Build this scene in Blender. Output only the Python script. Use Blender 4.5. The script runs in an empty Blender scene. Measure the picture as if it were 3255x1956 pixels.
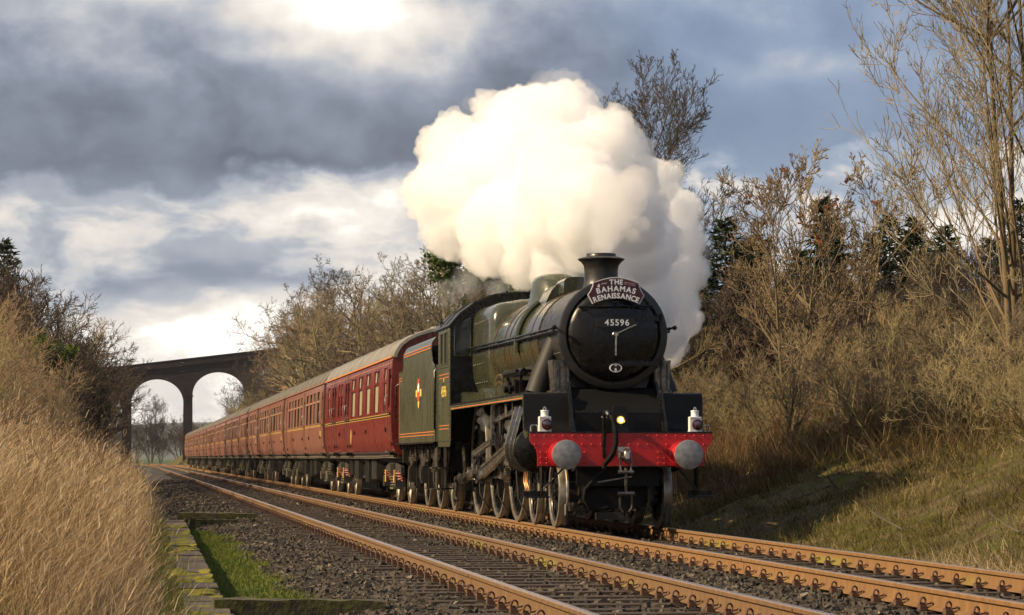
import bpy, math, random
import numpy as np
from mathutils import Vector, Matrix
R = math.radians
random.seed(7); rng = np.random.default_rng(11)
scene = bpy.context.scene
col = scene.collection

# ------------------------------------------------------------------ camera
F_PX = 8430.0
cam_d = bpy.data.cameras.new('camera'); cam = bpy.data.objects.new('camera', cam_d); col.objects.link(cam)
cam_d.sensor_width = 36.0; cam_d.lens = F_PX / 3255.0 * 36.0
cam_d.clip_start = 0.1; cam_d.clip_end = 20000
PHI = math.atan((1627.5 - 420.0) / F_PX); PITCH = math.atan((1456.0 - 978.0) / F_PX)
cam.location = (-6.87, -36.69, 1.0)
cam.rotation_euler = (math.pi / 2 + PITCH, 0, -PHI)
scene.camera = cam

# ------------------------------------------------------------------ world, sun, exposure
SUN_EL, SUN_BACK = R(32), R(-7)
sun_vec = Vector((-math.cos(SUN_EL) * math.cos(SUN_BACK), math.cos(SUN_EL) * math.sin(SUN_BACK), math.sin(SUN_EL)))
sun_d = bpy.data.lights.new('sun', 'SUN'); sun_o = bpy.data.objects.new('sun', sun_d); col.objects.link(sun_o)
sun_d.energy = 5.0; sun_d.angle = R(0.6); sun_d.color = (1.0, 0.77, 0.48)
sun_o.rotation_euler = sun_vec.to_track_quat('Z', 'Y').to_euler()
sun_o.location = (-60, 0, 60)

def lin(c):
    f = lambda v: v / 12.92 if v <= .04045 else ((v + .055) / 1.055) ** 2.4
    return tuple(f(v / 255.0) for v in c)

world = bpy.data.worlds.new('World'); scene.world = world; world.use_nodes = True
class NG:
    """tiny helper for node trees"""
    def __init__(s, nt): s.nt = nt
    def n(s, t, **kw):
        nd = s.nt.nodes.new(t)
        for k, v in kw.items(): setattr(nd, k, v)
        return nd
    def put(s, sock, v):
        if isinstance(v, bpy.types.NodeSocket): s.nt.links.new(v, sock)
        elif isinstance(v, (tuple, list)) and len(v) == 3 and sock.type == 'RGBA': sock.default_value = (*v, 1)
        else: sock.default_value = v
    def m(s, op, a, b=0.0, c=None):
        nd = s.n('ShaderNodeMath', operation=op)
        s.put(nd.inputs[0], a); s.put(nd.inputs[1], b)
        if c is not None: s.put(nd.inputs[2], c)
        return nd.outputs[0]
    def comb(s, x, y, z):
        nd = s.n('ShaderNodeCombineXYZ')
        for i, v in enumerate((x, y, z)): s.put(nd.inputs[i], v)
        return nd.outputs[0]
    def noise(s, vec, scale, detail=4, rough=.55, dist=0.0, dim='3D'):
        nd = s.n('ShaderNodeTexNoise', noise_dimensions=dim)
        if vec is not None: s.put(nd.inputs['Vector'], vec)
        nd.inputs['Scale'].default_value = scale; nd.inputs['Detail'].default_value = detail
        nd.inputs['Roughness'].default_value = rough; nd.inputs['Distortion'].default_value = dist
        return nd.outputs['Fac']
    def mix(s, f, a, b, mode='MIX'):
        nd = s.n('ShaderNodeMix', data_type='RGBA', blend_type=mode)
        s.put(nd.inputs[0], f); s.put(nd.inputs[6], a); s.put(nd.inputs[7], b)
        return nd.outputs[2]
    def ramp(s, f, stops):
        nd = s.n('ShaderNodeValToRGB'); e = nd.color_ramp.elements
        while len(e) < len(stops): e.new(.5)
        for el, (p, c) in zip(e, stops):
            el.position = p; el.color = (*c, 1) if len(c) == 3 else c
        s.put(nd.inputs[0], f)
        return nd.outputs[0]
    def rng(s, f, a, b, c=0.0, d=1.0):
        nd = s.n('ShaderNodeMapRange'); nd.interpolation_type = 'SMOOTHSTEP'
        s.put(nd.inputs[0], f)
        for i, v in zip((1, 2, 3, 4), (a, b, c, d)): s.put(nd.inputs[i], v)
        return nd.outputs[0]

def build_world():
    nt = world.node_tree; nt.nodes.clear(); g = NG(nt)
    out = g.n('ShaderNodeOutputWorld'); bg = g.n('ShaderNodeBackground'); nt.links.new(bg.outputs[0], out.inputs[0])
    sky = g.n('ShaderNodeTexSky', sky_type='NISHITA'); sky.sun_disc = False
    sky.sun_elevation = SUN_EL; sky.sun_rotation = R(-97); sky.air_density = 1.0; sky.dust_density = 1.5
    tc = g.n('ShaderNodeTexCoord').outputs['Generated']
    sp = g.n('ShaderNodeSeparateXYZ'); nt.links.new(tc, sp.inputs[0])
    lon = g.m('ARCTAN2', sp.outputs[0], sp.outputs[1]); lat = g.m('ARCSINE', sp.outputs[2])
    # photograph pixel units of angle make the cloud bank easy to lay out: U to the right, V upward, 1 unit = 0.1 rad
    U0 = g.m('MULTIPLY', lon, 10.0); V0 = g.m('MULTIPLY', lat, 10.0)
    p0 = g.comb(U0, g.m('MULTIPLY', V0, 1.7), 0.0)
    w1 = g.m('SUBTRACT', g.noise(p0, 2.2, 2, .5, dim='2D'), .5); p1 = g.comb(g.m('ADD', U0, 31.7), g.m('MULTIPLY', V0, 1.7), 0.0)
    w2 = g.m('SUBTRACT', g.noise(p1, 2.2, 2, .5, dim='2D'), .5)
    U = g.m('MULTIPLY_ADD', w1, .34, U0); V = g.m('MULTIPLY_ADD', w2, .22, V0)
    UV = g.comb(U, V, 0.0)
    def gauss(u, v, su, sv, amp, B):
        nd = g.n('ShaderNodeVectorMath', operation='MULTIPLY_ADD'); g.put(nd.inputs[0], UV); nd.inputs[1].default_value = (1 / su, 1 / sv, 0); nd.inputs[2].default_value = (-u / su, -v / sv, 0)
        dd = g.n('ShaderNodeVectorMath', operation='DOT_PRODUCT'); g.put(dd.inputs[0], nd.outputs[0]); g.put(dd.inputs[1], nd.outputs[0])
        return g.m('MULTIPLY_ADD', g.m('POWER', .36788, dd.outputs['Value']), amp, B)
    fine = g.noise(g.comb(g.m('ADD', g.m('MULTIPLY_ADD', w1, .10, U0), 9.4), g.m('MULTIPLY', g.m('MULTIPLY_ADD', w2, .08, V0), 1.45), 0.0), 3.0, 7, .55, dim='2D')     # ragged cloud detail
    cum = g.noise(g.comb(g.m('ADD', g.m('MULTIPLY_ADD', w1, .2, U0), 17.3), g.m('MULTIPLY', g.m('MULTIPLY_ADD', w2, .12, V0), 2.3), 0.0), 2.3, 7, .55, dim='2D')      # lumps with firm edges
    fz = g.m('SUBTRACT', fine, .5)
    Vn = g.m('MULTIPLY_ADD', fz, .42, g.m('MULTIPLY_ADD', U0, -.045, V0))
    bank = g.m('MULTIPLY', g.rng(Vn, .98, 1.07), g.rng(Vn, 1.78, 1.30))          # the slate bank hanging over paler, lower cloud
    B = g.m('MULTIPLY_ADD', fz, .30, .53)
    B = g.m('MULTIPLY_ADD', bank, -.20, B)
    lump = g.m('MULTIPLY', g.rng(cum, .42, .66), g.rng(Vn, 1.08, .95))
    B = g.m('MULTIPLY_ADD', lump, .20, B)
    for a in SKY_BLOBS: B = gauss(*a, B)
    c = g.ramp(B, [(.02, lin((74, 80, 92))), (.24, lin((106, 113, 127))), (.42, lin((143, 151, 166))), (.58, lin((182, 186, 194))),
                   (.72, lin((226, 219, 212))), (.86, lin((247, 240, 230))), (1.0, (1.25, 1.2, 1.1))])
    # the clear sky that the thin cloud on one side lets through
    skyc = g.n('ShaderNodeVectorMath', operation='SCALE'); nt.links.new(sky.outputs[0], skyc.inputs[0]); skyc.inputs[3].default_value = 0.10
    gap = g.m('MULTIPLY', g.rng(U, 1.3, 2.3), g.rng(B, .78, .50))
    blue = g.mix(.45, skyc.outputs[0], lin((112, 142, 200)))
    c = g.mix(g.m('MULTIPLY', gap, .52), c, blue)
    low = g.rng(sp.outputs[2], -.02, .0)
    c = g.mix(low, lin((120, 115, 105)), c)
    nt.links.new(c, bg.inputs[0]); bg.inputs[1].default_value = 0.68
    world.cycles.sampling_method = 'NONE'
# (u, v, width, height, amount, tilt) in units of 0.1 rad: bright breaks and dark banks of cloud
SKY_BLOBS = [
    (0.70, 1.71, .23, .11, .68), (0.88, 1.55, .30, .18, .36), (1.20, 1.64, .30, .11, .16),      # the sun behind the top cloud
    (0.00, 1.70, .25, .07, .20), (0.40, 1.72, .22, .06, .08),
    (0.35, 1.12, .60, .07, -.07), (1.20, 1.22, .35, .09, -.08),
    (0.74, 0.93, .33, .09, .26), (0.98, 0.95, .18, .13, .10),
    (0.25, 0.70, .60, .07, -.14), (0.55, 0.64, .30, .05, -.10),
    (0.15, 0.44, .45, .14, .26), (0.58, 0.46, .35, .12, .24), (1.02, 0.66, .30, .13, .28), (0.3, 0.2, .9, .14, .20),
    (2.55, 1.48, .40, .10, .24), (3.2, 1.35, .5, .2, .10), (3.0, 0.85, .7, .14, .12),
    (1.75, 1.55, .5, .14, -.08),
]
build_world()
scene.view_settings.view_transform = 'Standard'; scene.view_settings.look = 'None'
scene.view_settings.exposure = 0.66; scene.view_settings.gamma = 1.0; scene.view_settings.use_curve_mapping = False
cy = scene.cycles
cy.use_denoising = True; cy.max_bounces = 22; cy.diffuse_bounces = 2; cy.glossy_bounces = 2; cy.transmission_bounces = 4
cy.volume_bounces = 20; cy.transparent_max_bounces = 6; cy.caustics_reflective = False; cy.caustics_refractive = False
cy.sample_clamp_indirect = 4.0
cy.use_adaptive_sampling = True; cy.adaptive_threshold = 0.02; cy.adaptive_min_samples = 24

# ------------------------------------------------------------------ mesh helpers
class MB:
    def __init__(s): s.v = []; s.f = []; s.mi = []; s.cur = 0
    def add(s, vs, fs):
        o = len(s.v); s.v += [tuple(map(float, p)) for p in vs]
        s.f += [tuple(i + o for i in f) for f in fs]; s.mi += [s.cur] * len(fs); return s
    def box(s, x0, x1, y0, y1, z0, z1, m=None):
        vs = [Vector((x, y, z)) for x in (x0, x1) for y in (y0, y1) for z in (z0, z1)]
        if m is not None: vs = [m @ p for p in vs]
        return s.add(vs, [(0, 1, 3, 2), (4, 6, 7, 5), (0, 4, 5, 1), (2, 3, 7, 6), (0, 2, 6, 4), (1, 5, 7, 3)])
    def cbox(s, c, size, m=None):
        a, b, d = (q / 2 for q in size); M = Matrix.Translation(c) @ (m.to_4x4() if m is not None else Matrix.Identity(4))
        return s.box(-a, a, -b, b, -d, d, M)
    def prism(s, poly, axis, a, b):
        n = len(poly); put = {'X': lambda p, h: (h, p[0], p[1]), 'Y': lambda p, h: (p[0], h, p[1]), 'Z': lambda p, h: (p[0], p[1], h)}[axis]
        vs = [put(p, a) for p in poly] + [put(p, b) for p in poly]
        fs = [tuple(range(n)), tuple(range(2 * n - 1, n - 1, -1))] + [(i, (i + 1) % n, n + (i + 1) % n, n + i) for i in range(n)]
        return s.add(vs, fs)
    def lathe(s, prof, c=(0, 0, 0), axis='Y', n=32, a0=0.0, a1=2 * math.pi):
        full = abs(a1 - a0 - 2 * math.pi) < 1e-6; k = n if full else n + 1
        vs = []; c = Vector(c)
        for (r, h) in prof:
            for i in range(k):
                t = a0 + (a1 - a0) * i / n; p, q = r * math.cos(t), r * math.sin(t)
                vs.append(c + Vector({'Y': (p, h, q), 'X': (h, p, q), 'Z': (p, q, h)}[axis]))
        fs = []
        for j in range(len(prof) - 1):
            for i in range(n):
                i2 = (i + 1) % k if full else i + 1
                A, B_, C_, D = j * k + i, j * k + i2, (j + 1) * k + i2, (j + 1) * k + i
                if prof[j][0] < 1e-9: fs.append((A, C_, D))
                elif prof[j + 1][0] < 1e-9: fs.append((A, B_, D))
                else: fs.append((A, B_, C_, D))
        return s.add(vs, fs)
    def cyl(s, p0, p1, r0, r1=None, n=12, caps=True):
        return s.tube([p0, p1], [r0, r0 if r1 is None else r1], n, caps)
    def tube(s, pts, r, n=8, caps=True, closed=False):
        pts = [Vector(p) for p in pts]; rr = r if isinstance(r, (list, tuple)) else [r] * len(pts)
        L = len(pts); vs = []; nrm = None
        for i, p in enumerate(pts):
            if closed: t = pts[(i + 1) % L] - pts[i - 1]
            else: t = pts[min(i + 1, L - 1)] - pts[max(i - 1, 0)]
            t = t.normalized() if t.length > 1e-9 else Vector((0, 0, 1))
            if nrm is None:
                up = Vector((0, 0, 1)) if abs(t.z) < .9 else Vector((1, 0, 0)); nrm = t.cross(up).normalized()
            else:
                nrm = nrm - t * nrm.dot(t); nrm = nrm.normalized() if nrm.length > 1e-6 else t.orthogonal().normalized()
            b = t.cross(nrm)
            for k in range(n):
                a = 2 * math.pi * k / n; vs.append(p + (nrm * math.cos(a) + b * math.sin(a)) * rr[i])
        fs = []
        for i in range(L if closed else L - 1):
            j = (i + 1) % L
            for k in range(n):
                k2 = (k + 1) % n; fs.append((i * n + k, i * n + k2, j * n + k2, j * n + k))
        if caps and not closed: fs += [tuple(range(n - 1, -1, -1)), tuple((L - 1) * n + k for k in range(n))]
        return s.add(vs, fs)
    def ball(s, c, r, n=8, sy=1.0):
        prof = [(r * math.sin(math.pi * i / n), -r * math.cos(math.pi * i / n)) for i in range(n + 1)]
        prof[0] = (0, -r); prof[-1] = (0, r)
        return s.lathe(prof, c, 'Z', n + 2)
    def build(s, name, mat, parent=None, loc=None, smooth=38, org=None):
        me = bpy.data.meshes.new(name)
        vs = s.v if org is None else [(x - org[0], y - org[1], z - org[2]) for x, y, z in s.v]
        me.from_pydata(vs, [], s.f)
        mats = mat if isinstance(mat, (list, tuple)) else [mat]
        for m_ in mats: me.materials.append(M[m_] if isinstance(m_, str) else m_)
        if len(mats) > 1: me.polygons.foreach_set('material_index', s.mi)
        finish(me, smooth)
        return link(name, me, parent, loc)
def finish(me, smooth=38):
    import bmesh
    bm = bmesh.new(); bm.from_mesh(me); bmesh.ops.recalc_face_normals(bm, faces=bm.faces); bm.to_mesh(me); bm.free()
    if smooth:
        me.polygons.foreach_set('use_smooth', [True] * len(me.polygons)); me.set_sharp_from_angle(angle=R(smooth))
    me.update()
def link(name, me, parent=None, loc=None, rot=None):
    o = bpy.data.objects.new(name, me); col.objects.link(o)
    if parent is not None: o.parent = parent
    if loc is not None: o.location = loc
    if rot is not None: o.rotation_euler = rot
    return o
def empty(name, loc=(0, 0, 0)):
    o = bpy.data.objects.new(name, None); col.objects.link(o); o.location = loc; o.empty_display_size = .3; return o
def tag(o, label=None, cat=None, group=None, kind=None):
    for k, v in (('label', label), ('category', cat), ('group', group), ('kind', kind)):
        if v: o[k] = v
    return o
def copy_tree(o, parent=None):
    c = o.copy(); col.objects.link(c); c.parent = parent
    for ch in list(KIDS.get(o.name, o.children)): copy_tree(ch, c)
    return c
KIDS = {}
_ONE = ['first', 'second', 'third', 'fourth', 'fifth', 'sixth', 'seventh', 'eighth', 'ninth', 'tenth', 'eleventh', 'twelfth', 'thirteenth', 'fourteenth', 'fifteenth', 'sixteenth', 'seventeenth', 'eighteenth', 'nineteenth']
def nth(i):
    i += 1
    if i < 20: return _ONE[i - 1]
    t, o = divmod(i, 10); w = ['twent', 'thirt', 'fort', 'fift', 'sixt'][t - 2]
    return w + 'ieth' if o == 0 else w + 'y-' + _ONE[o - 1]
def np_mesh(name, V, F, mats, mi=None, smooth=False, attr=None):
    """V (n,3) float, F (m,3|4) int -> mesh, quickly"""
    me = bpy.data.meshes.new(name); n, k = F.shape
    me.vertices.add(len(V)); me.vertices.foreach_set('co', np.ascontiguousarray(V, np.float32).ravel())
    me.loops.add(n * k); me.loops.foreach_set('vertex_index', np.ascontiguousarray(F, np.int32).ravel())
    me.polygons.add(n); me.polygons.foreach_set('loop_start', np.arange(0, n * k, k, dtype=np.int32))
    try: me.polygons.foreach_set('loop_total', np.full(n, k, np.int32))
    except Exception: pass
    for m_ in (mats if isinstance(mats, (list, tuple)) else [mats]): me.materials.append(M[m_])
    if mi is not None: me.polygons.foreach_set('material_index', np.asarray(mi, np.int32))
    me.polygons.foreach_set('use_smooth', np.full(n, bool(smooth)))
    if attr is not None:
        for an, av in attr.items():
            a = me.attributes.new(an, 'FLOAT', 'POINT'); a.data.foreach_set('value', np.asarray(av, np.float32))
    me.update(calc_edges=True); me.validate()
    return me

# ------------------------------------------------------------------ materials
M = {}
def mat(name, c, rough=.5, metal=0.0, c2=None, nscale=6.0, namt=.5, bump=0.0, bscale=30.0, coat=0.0, spec=.5, rvar=0.0, stretch=None, trans=0.0, detail=5, emit=None, ior=None, objvar=0.0):
    m = bpy.data.materials.new(name); m.use_nodes = True; nt = m.node_tree; g = NG(nt); p = nt.nodes['Principled BSDF']
    tc = g.n('ShaderNodeTexCoord').outputs['Object']
    if stretch:
        mp = g.n('ShaderNodeMapping'); nt.links.new(tc, mp.inputs[0]); mp.inputs['Scale'].default_value = stretch; tc = mp.outputs[0]
    p.inputs['Base Color'].default_value = (*c, 1); p.inputs['Roughness'].default_value = rough; p.inputs['Metallic'].default_value = metal
    p.inputs['Specular IOR Level'].default_value = spec
    if c2 is not None:
        f = g.rng(g.noise(tc, nscale, detail, .6), .5 - .5 * namt, .5 + .5 * namt)
        nt.links.new(g.mix(f, c, c2), p.inputs['Base Color'])
    if objvar:
        oi = g.n('ShaderNodeObjectInfo').outputs['Random']; src = p.inputs['Base Color'].links[0].from_socket if p.inputs['Base Color'].links else None
        hs = g.n('ShaderNodeHueSaturation'); nt.links.new(g.m('MULTIPLY_ADD', oi, 2 * objvar, 1 - objvar), hs.inputs['Value'])
        nt.links.new(g.m('MULTIPLY_ADD', g.m('FRACT', g.m('MULTIPLY', oi, 7.31)), .05, .475), hs.inputs['Hue'])
        if src: nt.links.new(src, hs.inputs['Color'])
        else: hs.inputs['Color'].default_value = (*c, 1)
        nt.links.new(hs.outputs[0], p.inputs['Base Color'])
    if rvar: nt.links.new(g.rng(g.noise(tc, nscale * 1.7, 5, .6), .3, .7, max(.02, rough - rvar), min(1, rough + rvar)), p.inputs['Roughness'])
    if bump:
        b = g.n('ShaderNodeBump'); b.inputs['Strength'].default_value = bump; b.inputs['Distance'].default_value = .02
        nt.links.new(g.noise(tc, bscale, 4, .6), b.inputs['Height']); nt.links.new(b.outputs[0], p.inputs['Normal'])
    if coat: p.inputs['Coat Weight'].default_value = coat; p.inputs['Coat Roughness'].default_value = .06
    if trans: p.inputs['Transmission Weight'].default_value = trans
    if emit: p.inputs['Emission Color'].default_value = (*emit[0], 1); p.inputs['Emission Strength'].default_value = emit[1]
    M[name] = m; return m
mat("loco_green", (.034, .037, .018), .24, c2=(.048, .050, .025), nscale=3, coat=.4, rvar=.08, bump=.03, bscale=4)
mat('side_green', (.056, .060, .034), .30, c2=(.070, .073, .042), nscale=2.2, coat=.2, rvar=.1, stretch=(1, 1, .35))
mat('loco_black', (.005, .005, .0055), .30, c2=(.009, .0085, .008), nscale=5, rvar=.10, spec=.35)
mat('smokebox_black', (.011, .011, .011), .40, c2=(.020, .018, .016), nscale=6, rvar=.12, bump=.05, bscale=25)
mat('pipe_satin', (.016, .015, .014), .58, c2=(.024, .022, .020), nscale=6, spec=.3)
mat('chassis_black', (.013, .012, .011), .48, c2=(.035, .028, .020), nscale=7, rvar=.15)
mat('beam_red', (.52, .009, .014), .42, c2=(.38, .010, .012), nscale=5, rvar=.1, coat=.2)
mat('plate_satin', (.005, .005, .005), .55, spec=.25)
mat('steel', (.58, .55, .51), .30, metal=1.0, c2=(.36, .33, .29), nscale=9, rvar=.12)
mat('buffer_steel', (.38, .375, .37), .50, metal=.7, c2=(.22, .21, .20), nscale=11, rvar=.1, bump=.08, bscale=60)
mat('tyre_steel', (.42, .38, .32), .42, metal=.8, c2=(.26, .22, .17), nscale=9, rvar=.12)
mat('oily_steel', (.22, .20, .17), .36, metal=.85, c2=(.10, .085, .065), nscale=8, rvar=.15)
mat('brass', (.75, .50, .13), .28, metal=1.0)
mat('copper', (.34, .17, .08), .42, metal=1.0)
mat('lining_orange', (.58, .17, .035), .5)
mat('lining_dull', (.24, .085, .03), .5)
mat('yellow_paint', (.70, .50, .10), .5)
mat('white_paint', (.78, .78, .78), .42, c2=(.66, .65, .62), nscale=12, rvar=.1)
mat('letter_white', (.82, .82, .82), .5)
mat('plate_black', (.010, .010, .010), .5)
mat('board_maroon', (.060, .012, .018), .45)
mat('board_pink', (.55, .30, .32), .5)
mat('crest_red', (.55, .05, .02), .5)
mat('lens_glass', (.045, .022, .028), .08, spec=.9, coat=.8)
mat('lamp_lit', (1.0, .75, .4), .3, emit=((1.0, .74, .42), 5.0))
mat('rubber', (.007, .007, .007), .8, bump=.1, bscale=80, spec=.15)
mat('cab_dark', (.008, .008, .008), .7)
mat('cab_glass', (.03, .032, .03), .06, spec=.8)
# ------------------------------------------------------------------ materials of the ground
def attr_mat(name, stops, rough=.8, translucent=0.0, attr='tint', nscale=None, namt=.25, bump=0):
    """colour from a per-blade value stored in the mesh"""
    m = bpy.data.materials.new(name); m.use_nodes = True; nt = m.node_tree; g = NG(nt); p = nt.nodes['Principled BSDF']
    a = g.n('ShaderNodeAttribute'); a.attribute_name = attr
    c = g.ramp(a.outputs['Fac'], stops)
    p.inputs['Roughness'].default_value = rough; p.inputs['Specular IOR Level'].default_value = .25
    nt.links.new(c, p.inputs['Base Color'])
    if translucent:
        t = g.n('ShaderNodeBsdfTranslucent'); nt.links.new(c, t.inputs[0]); mx = g.n('ShaderNodeMixShader'); mx.inputs[0].default_value = translucent
        nt.links.new(p.outputs[0], mx.inputs[1]); nt.links.new(t.outputs[0], mx.inputs[2]); nt.links.new(mx.outputs[0], nt.nodes['Material Output'].inputs[0])
    M[name] = m; return m
def rail_mat(name, side_a, side_b, top, top_rough):
    m = bpy.data.materials.new(name); m.use_nodes = True; nt = m.node_tree; g = NG(nt); p = nt.nodes['Principled BSDF']
    tc = g.n('ShaderNodeTexCoord').outputs['Object']; sp = g.n('ShaderNodeSeparateXYZ'); nt.links.new(tc, sp.inputs[0])
    st = g.comb(g.m('MULTIPLY', sp.outputs[0], 4), g.m('MULTIPLY', sp.outputs[1], 9.0), g.m('MULTIPLY', sp.outputs[2], 1.3))
    f = g.rng(g.noise(st, 1.0, 5, .65), .32, .68)
    slow = g.rng(g.noise(tc, .35, 3, .5), .35, .65)
    c = g.mix(f, side_a, side_b); c = g.mix(g.m('MULTIPLY', slow, .35), c, (.16, .085, .03))
    moss = g.m('MULTIPLY', g.rng(g.noise(tc, .28, 2, .5), .56, .66), g.rng(sp.outputs[2], -.05, -.13)); c = g.mix(g.m('MULTIPLY', moss, .6), c, (.20, .19, .02))
    ft = g.rng(sp.outputs[2], -.006, -.002)
    nt.links.new(g.mix(ft, c, top), p.inputs['Base Color']); nt.links.new(g.rng(sp.outputs[2], -.006, -.002, .8, top_rough), p.inputs['Roughness'])
    nt.links.new(g.m('MULTIPLY', ft, .85), p.inputs['Metallic'])
    b = g.n('ShaderNodeBump'); b.inputs['Strength'].default_value = .25; b.inputs['Distance'].default_value = .01; nt.links.new(g.noise(tc, 45, 4, .6), b.inputs['Height']); nt.links.new(b.outputs[0], p.inputs['Normal'])
    M[name] = m
rail_mat('rail_rust', (.225, .118, .040), (.145, .074, .028), (.44, .35, .28), .32)
rail_mat('rail_rust_brown', (.165, .092, .038), (.095, .054, .027), (.46, .36, .32), .30)
mat('clip_rust', (.115, .055, .032), .75, c2=(.065, .034, .024), nscale=30, bump=.3, bscale=70)
mat('sleeper_wood', (.070, .045, .028), .85, c2=(.030, .021, .015), nscale=4, stretch=(1, 9, 9), bump=.6, bscale=14)
mat('ballast_bed', (.050, .040, .032), .9, c2=(.024, .020, .017), nscale=14, bump=1.0, bscale=26)
mat('stone', (.085, .070, .055), .85, c2=(.032, .027, .022), nscale=2.2, namt=.9, bump=.25, bscale=40)
mat('concrete', (.13, .098, .075), .9, c2=(.065, .048, .036), nscale=5, bump=.35, bscale=35)
mat('moss', (.17, .165, .012), .95, c2=(.22, .19, .015), nscale=12, bump=.8, bscale=60)
mat('old_timber', (.030, .022, .016), .9, c2=(.075, .072, .014), nscale=7, namt=.35, bump=.6, bscale=25)
mat('stump_wood', (.085, .075, .035), .9, c2=(.035, .028, .02), nscale=6, bump=.5, bscale=20)
def ground_mat():
    m = bpy.data.materials.new('ground_soil'); m.use_nodes = True; nt = m.node_tree; g = NG(nt); p = nt.nodes['Principled BSDF']
    tc = g.n('ShaderNodeTexCoord').outputs['Object']
    sp = g.n('ShaderNodeSeparateXYZ'); nt.links.new(tc, sp.inputs[0])
    c = g.mix(g.rng(g.noise(tc, .9, 6, .62), .38, .62), (.060, .042, .022), (.072, .072, .014))
    c = g.mix(g.rng(g.noise(tc, 2.6, 5, .6), .45, .66), c, (.105, .080, .040))
    c = g.mix(g.rng(sp.outputs[0], -6.3, -6.9), c, (.12, .085, .04))
    c = g.mix(g.rng(sp.outputs[1], 430, 520), c, (.060, .085, .030))
    nt.links.new(c, p.inputs['Base Color']); p.inputs['Roughness'].default_value = .95; p.inputs['Specular IOR Level'].default_value = .2
    b = g.n('ShaderNodeBump'); b.inputs['Strength'].default_value = .8; b.inputs['Distance'].default_value = .06; nt.links.new(g.noise(tc, 7, 6, .65), b.inputs['Height']); nt.links.new(b.outputs[0], p.inputs['Normal'])
    M['ground_soil'] = m
ground_mat()

# ------------------------------------------------------------------ the ground
def ss(a, b, x): t = np.clip((np.asarray(x, float) - a) / (b - a), 0, 1); return t * t * (3 - 2 * t)
_ph = rng.uniform(0, 6.28, (14, 2)); _fr = rng.normal(0, 1, (14, 2))
def wob(X, Y, sc):
    s = 0
    for i in range(14): s = s + np.sin(X * _fr[i, 0] * sc + _ph[i, 0]) * np.sin(Y * _fr[i, 1] * sc + _ph[i, 1])
    return s / 4.0
def H(X, Y):
    X = np.asarray(X, float); Y = np.asarray(Y, float); X, Y = np.broadcast_arrays(X, Y)
    xs = X - track_x(Y)
    z = np.full(X.shape, -.36)
    keep = 1 - ss(395, 480, Y)
    tl = np.maximum(0, -6.75 - xs); far = ss(35, 330, Y)
    hl = .52 * np.minimum(tl, 2.6) + (.55 + .55 * far) * np.maximum(0, tl - 2.6)
    capl = 4.5 + 9.0 * far; hl = capl * (1 - np.exp(-hl / capl))
    tr = np.maximum(0, xs - 2.15)
    hr = (.46 + .62 * far) * tr; capr = 4.2 + 13 * far; hr = capr * (1 - np.exp(-hr / capr))
    near = ss(.2, 1.5, np.maximum(tl, tr))
    z = z + (hl + hr) * keep + near * (.10 * wob(X, Y, 1.3) + .16 * wob(X, Y, .45)) + near * .045 * wob(X + 3, Y, 4.2) * (Y < 60)
    z = z - .10 * ss(-5.2, -5.9, xs) * ss(-7.2, -6.6, xs) * 0
    return z
def track_x(Y): return -1.7 * np.maximum(0, (np.asarray(Y, float) - 250) / 133.0) ** 2
def build_ground():
    xs = np.unique(np.concatenate([np.linspace(-1500, -60, 13), np.linspace(-60, -24, 13), np.linspace(-24, -12, 25), np.linspace(-12, 14, 105), np.linspace(14, 30, 25), np.linspace(30, 60, 11), np.linspace(60, 1500, 13)]))
    ys = np.unique(np.concatenate([np.linspace(-60, -30, 10), np.linspace(-30, 60, 226), np.linspace(60, 160, 101), np.linspace(160, 480, 107), np.linspace(480, 4200, 20)]))
    gx, gy = np.meshgrid(xs, ys); gz = H(gx, gy)
    V = np.stack([gx, gy, gz], -1).reshape(-1, 3); nx, ny = len(xs), len(ys)
    i = np.arange(nx * ny).reshape(ny, nx); Fq = np.stack([i[:-1, :-1], i[:-1, 1:], i[1:, 1:], i[1:, :-1]], -1).reshape(-1, 4)
    me = np_mesh('ground', V, Fq, 'ground_soil', smooth=True)
    tag(link('ground', me), 'grassy cutting floor and banks on both sides of the line', kind='structure')
build_ground()
def build_hill():
    mat('far_hill', (.075, .085, .055), .95, c2=(.050, .052, .045), nscale=.02, namt=.6)
    xs = np.linspace(-900, 900, 91); ys = np.linspace(2500, 4100, 17); gx, gy = np.meshgrid(xs, ys)
    gz = -1 + (36 + 4 * np.sin(gx * .006 + 1) + 2.5 * np.sin(gx * .021) + 10 * ss(-300, -900, gx)) * ss(2500, 3000, gy)
    V = np.stack([gx, gy, gz], -1).reshape(-1, 3); i = np.arange(V.shape[0]).reshape(gx.shape)
    Fq = np.stack([i[:-1, :-1], i[:-1, 1:], i[1:, 1:], i[1:, :-1]], -1).reshape(-1, 4)
    tag(link('hill', np_mesh('hill', V, Fq, 'far_hill', smooth=True)), 'low wooded hill on the horizon beyond the viaduct', kind='structure')
build_hill()

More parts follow.
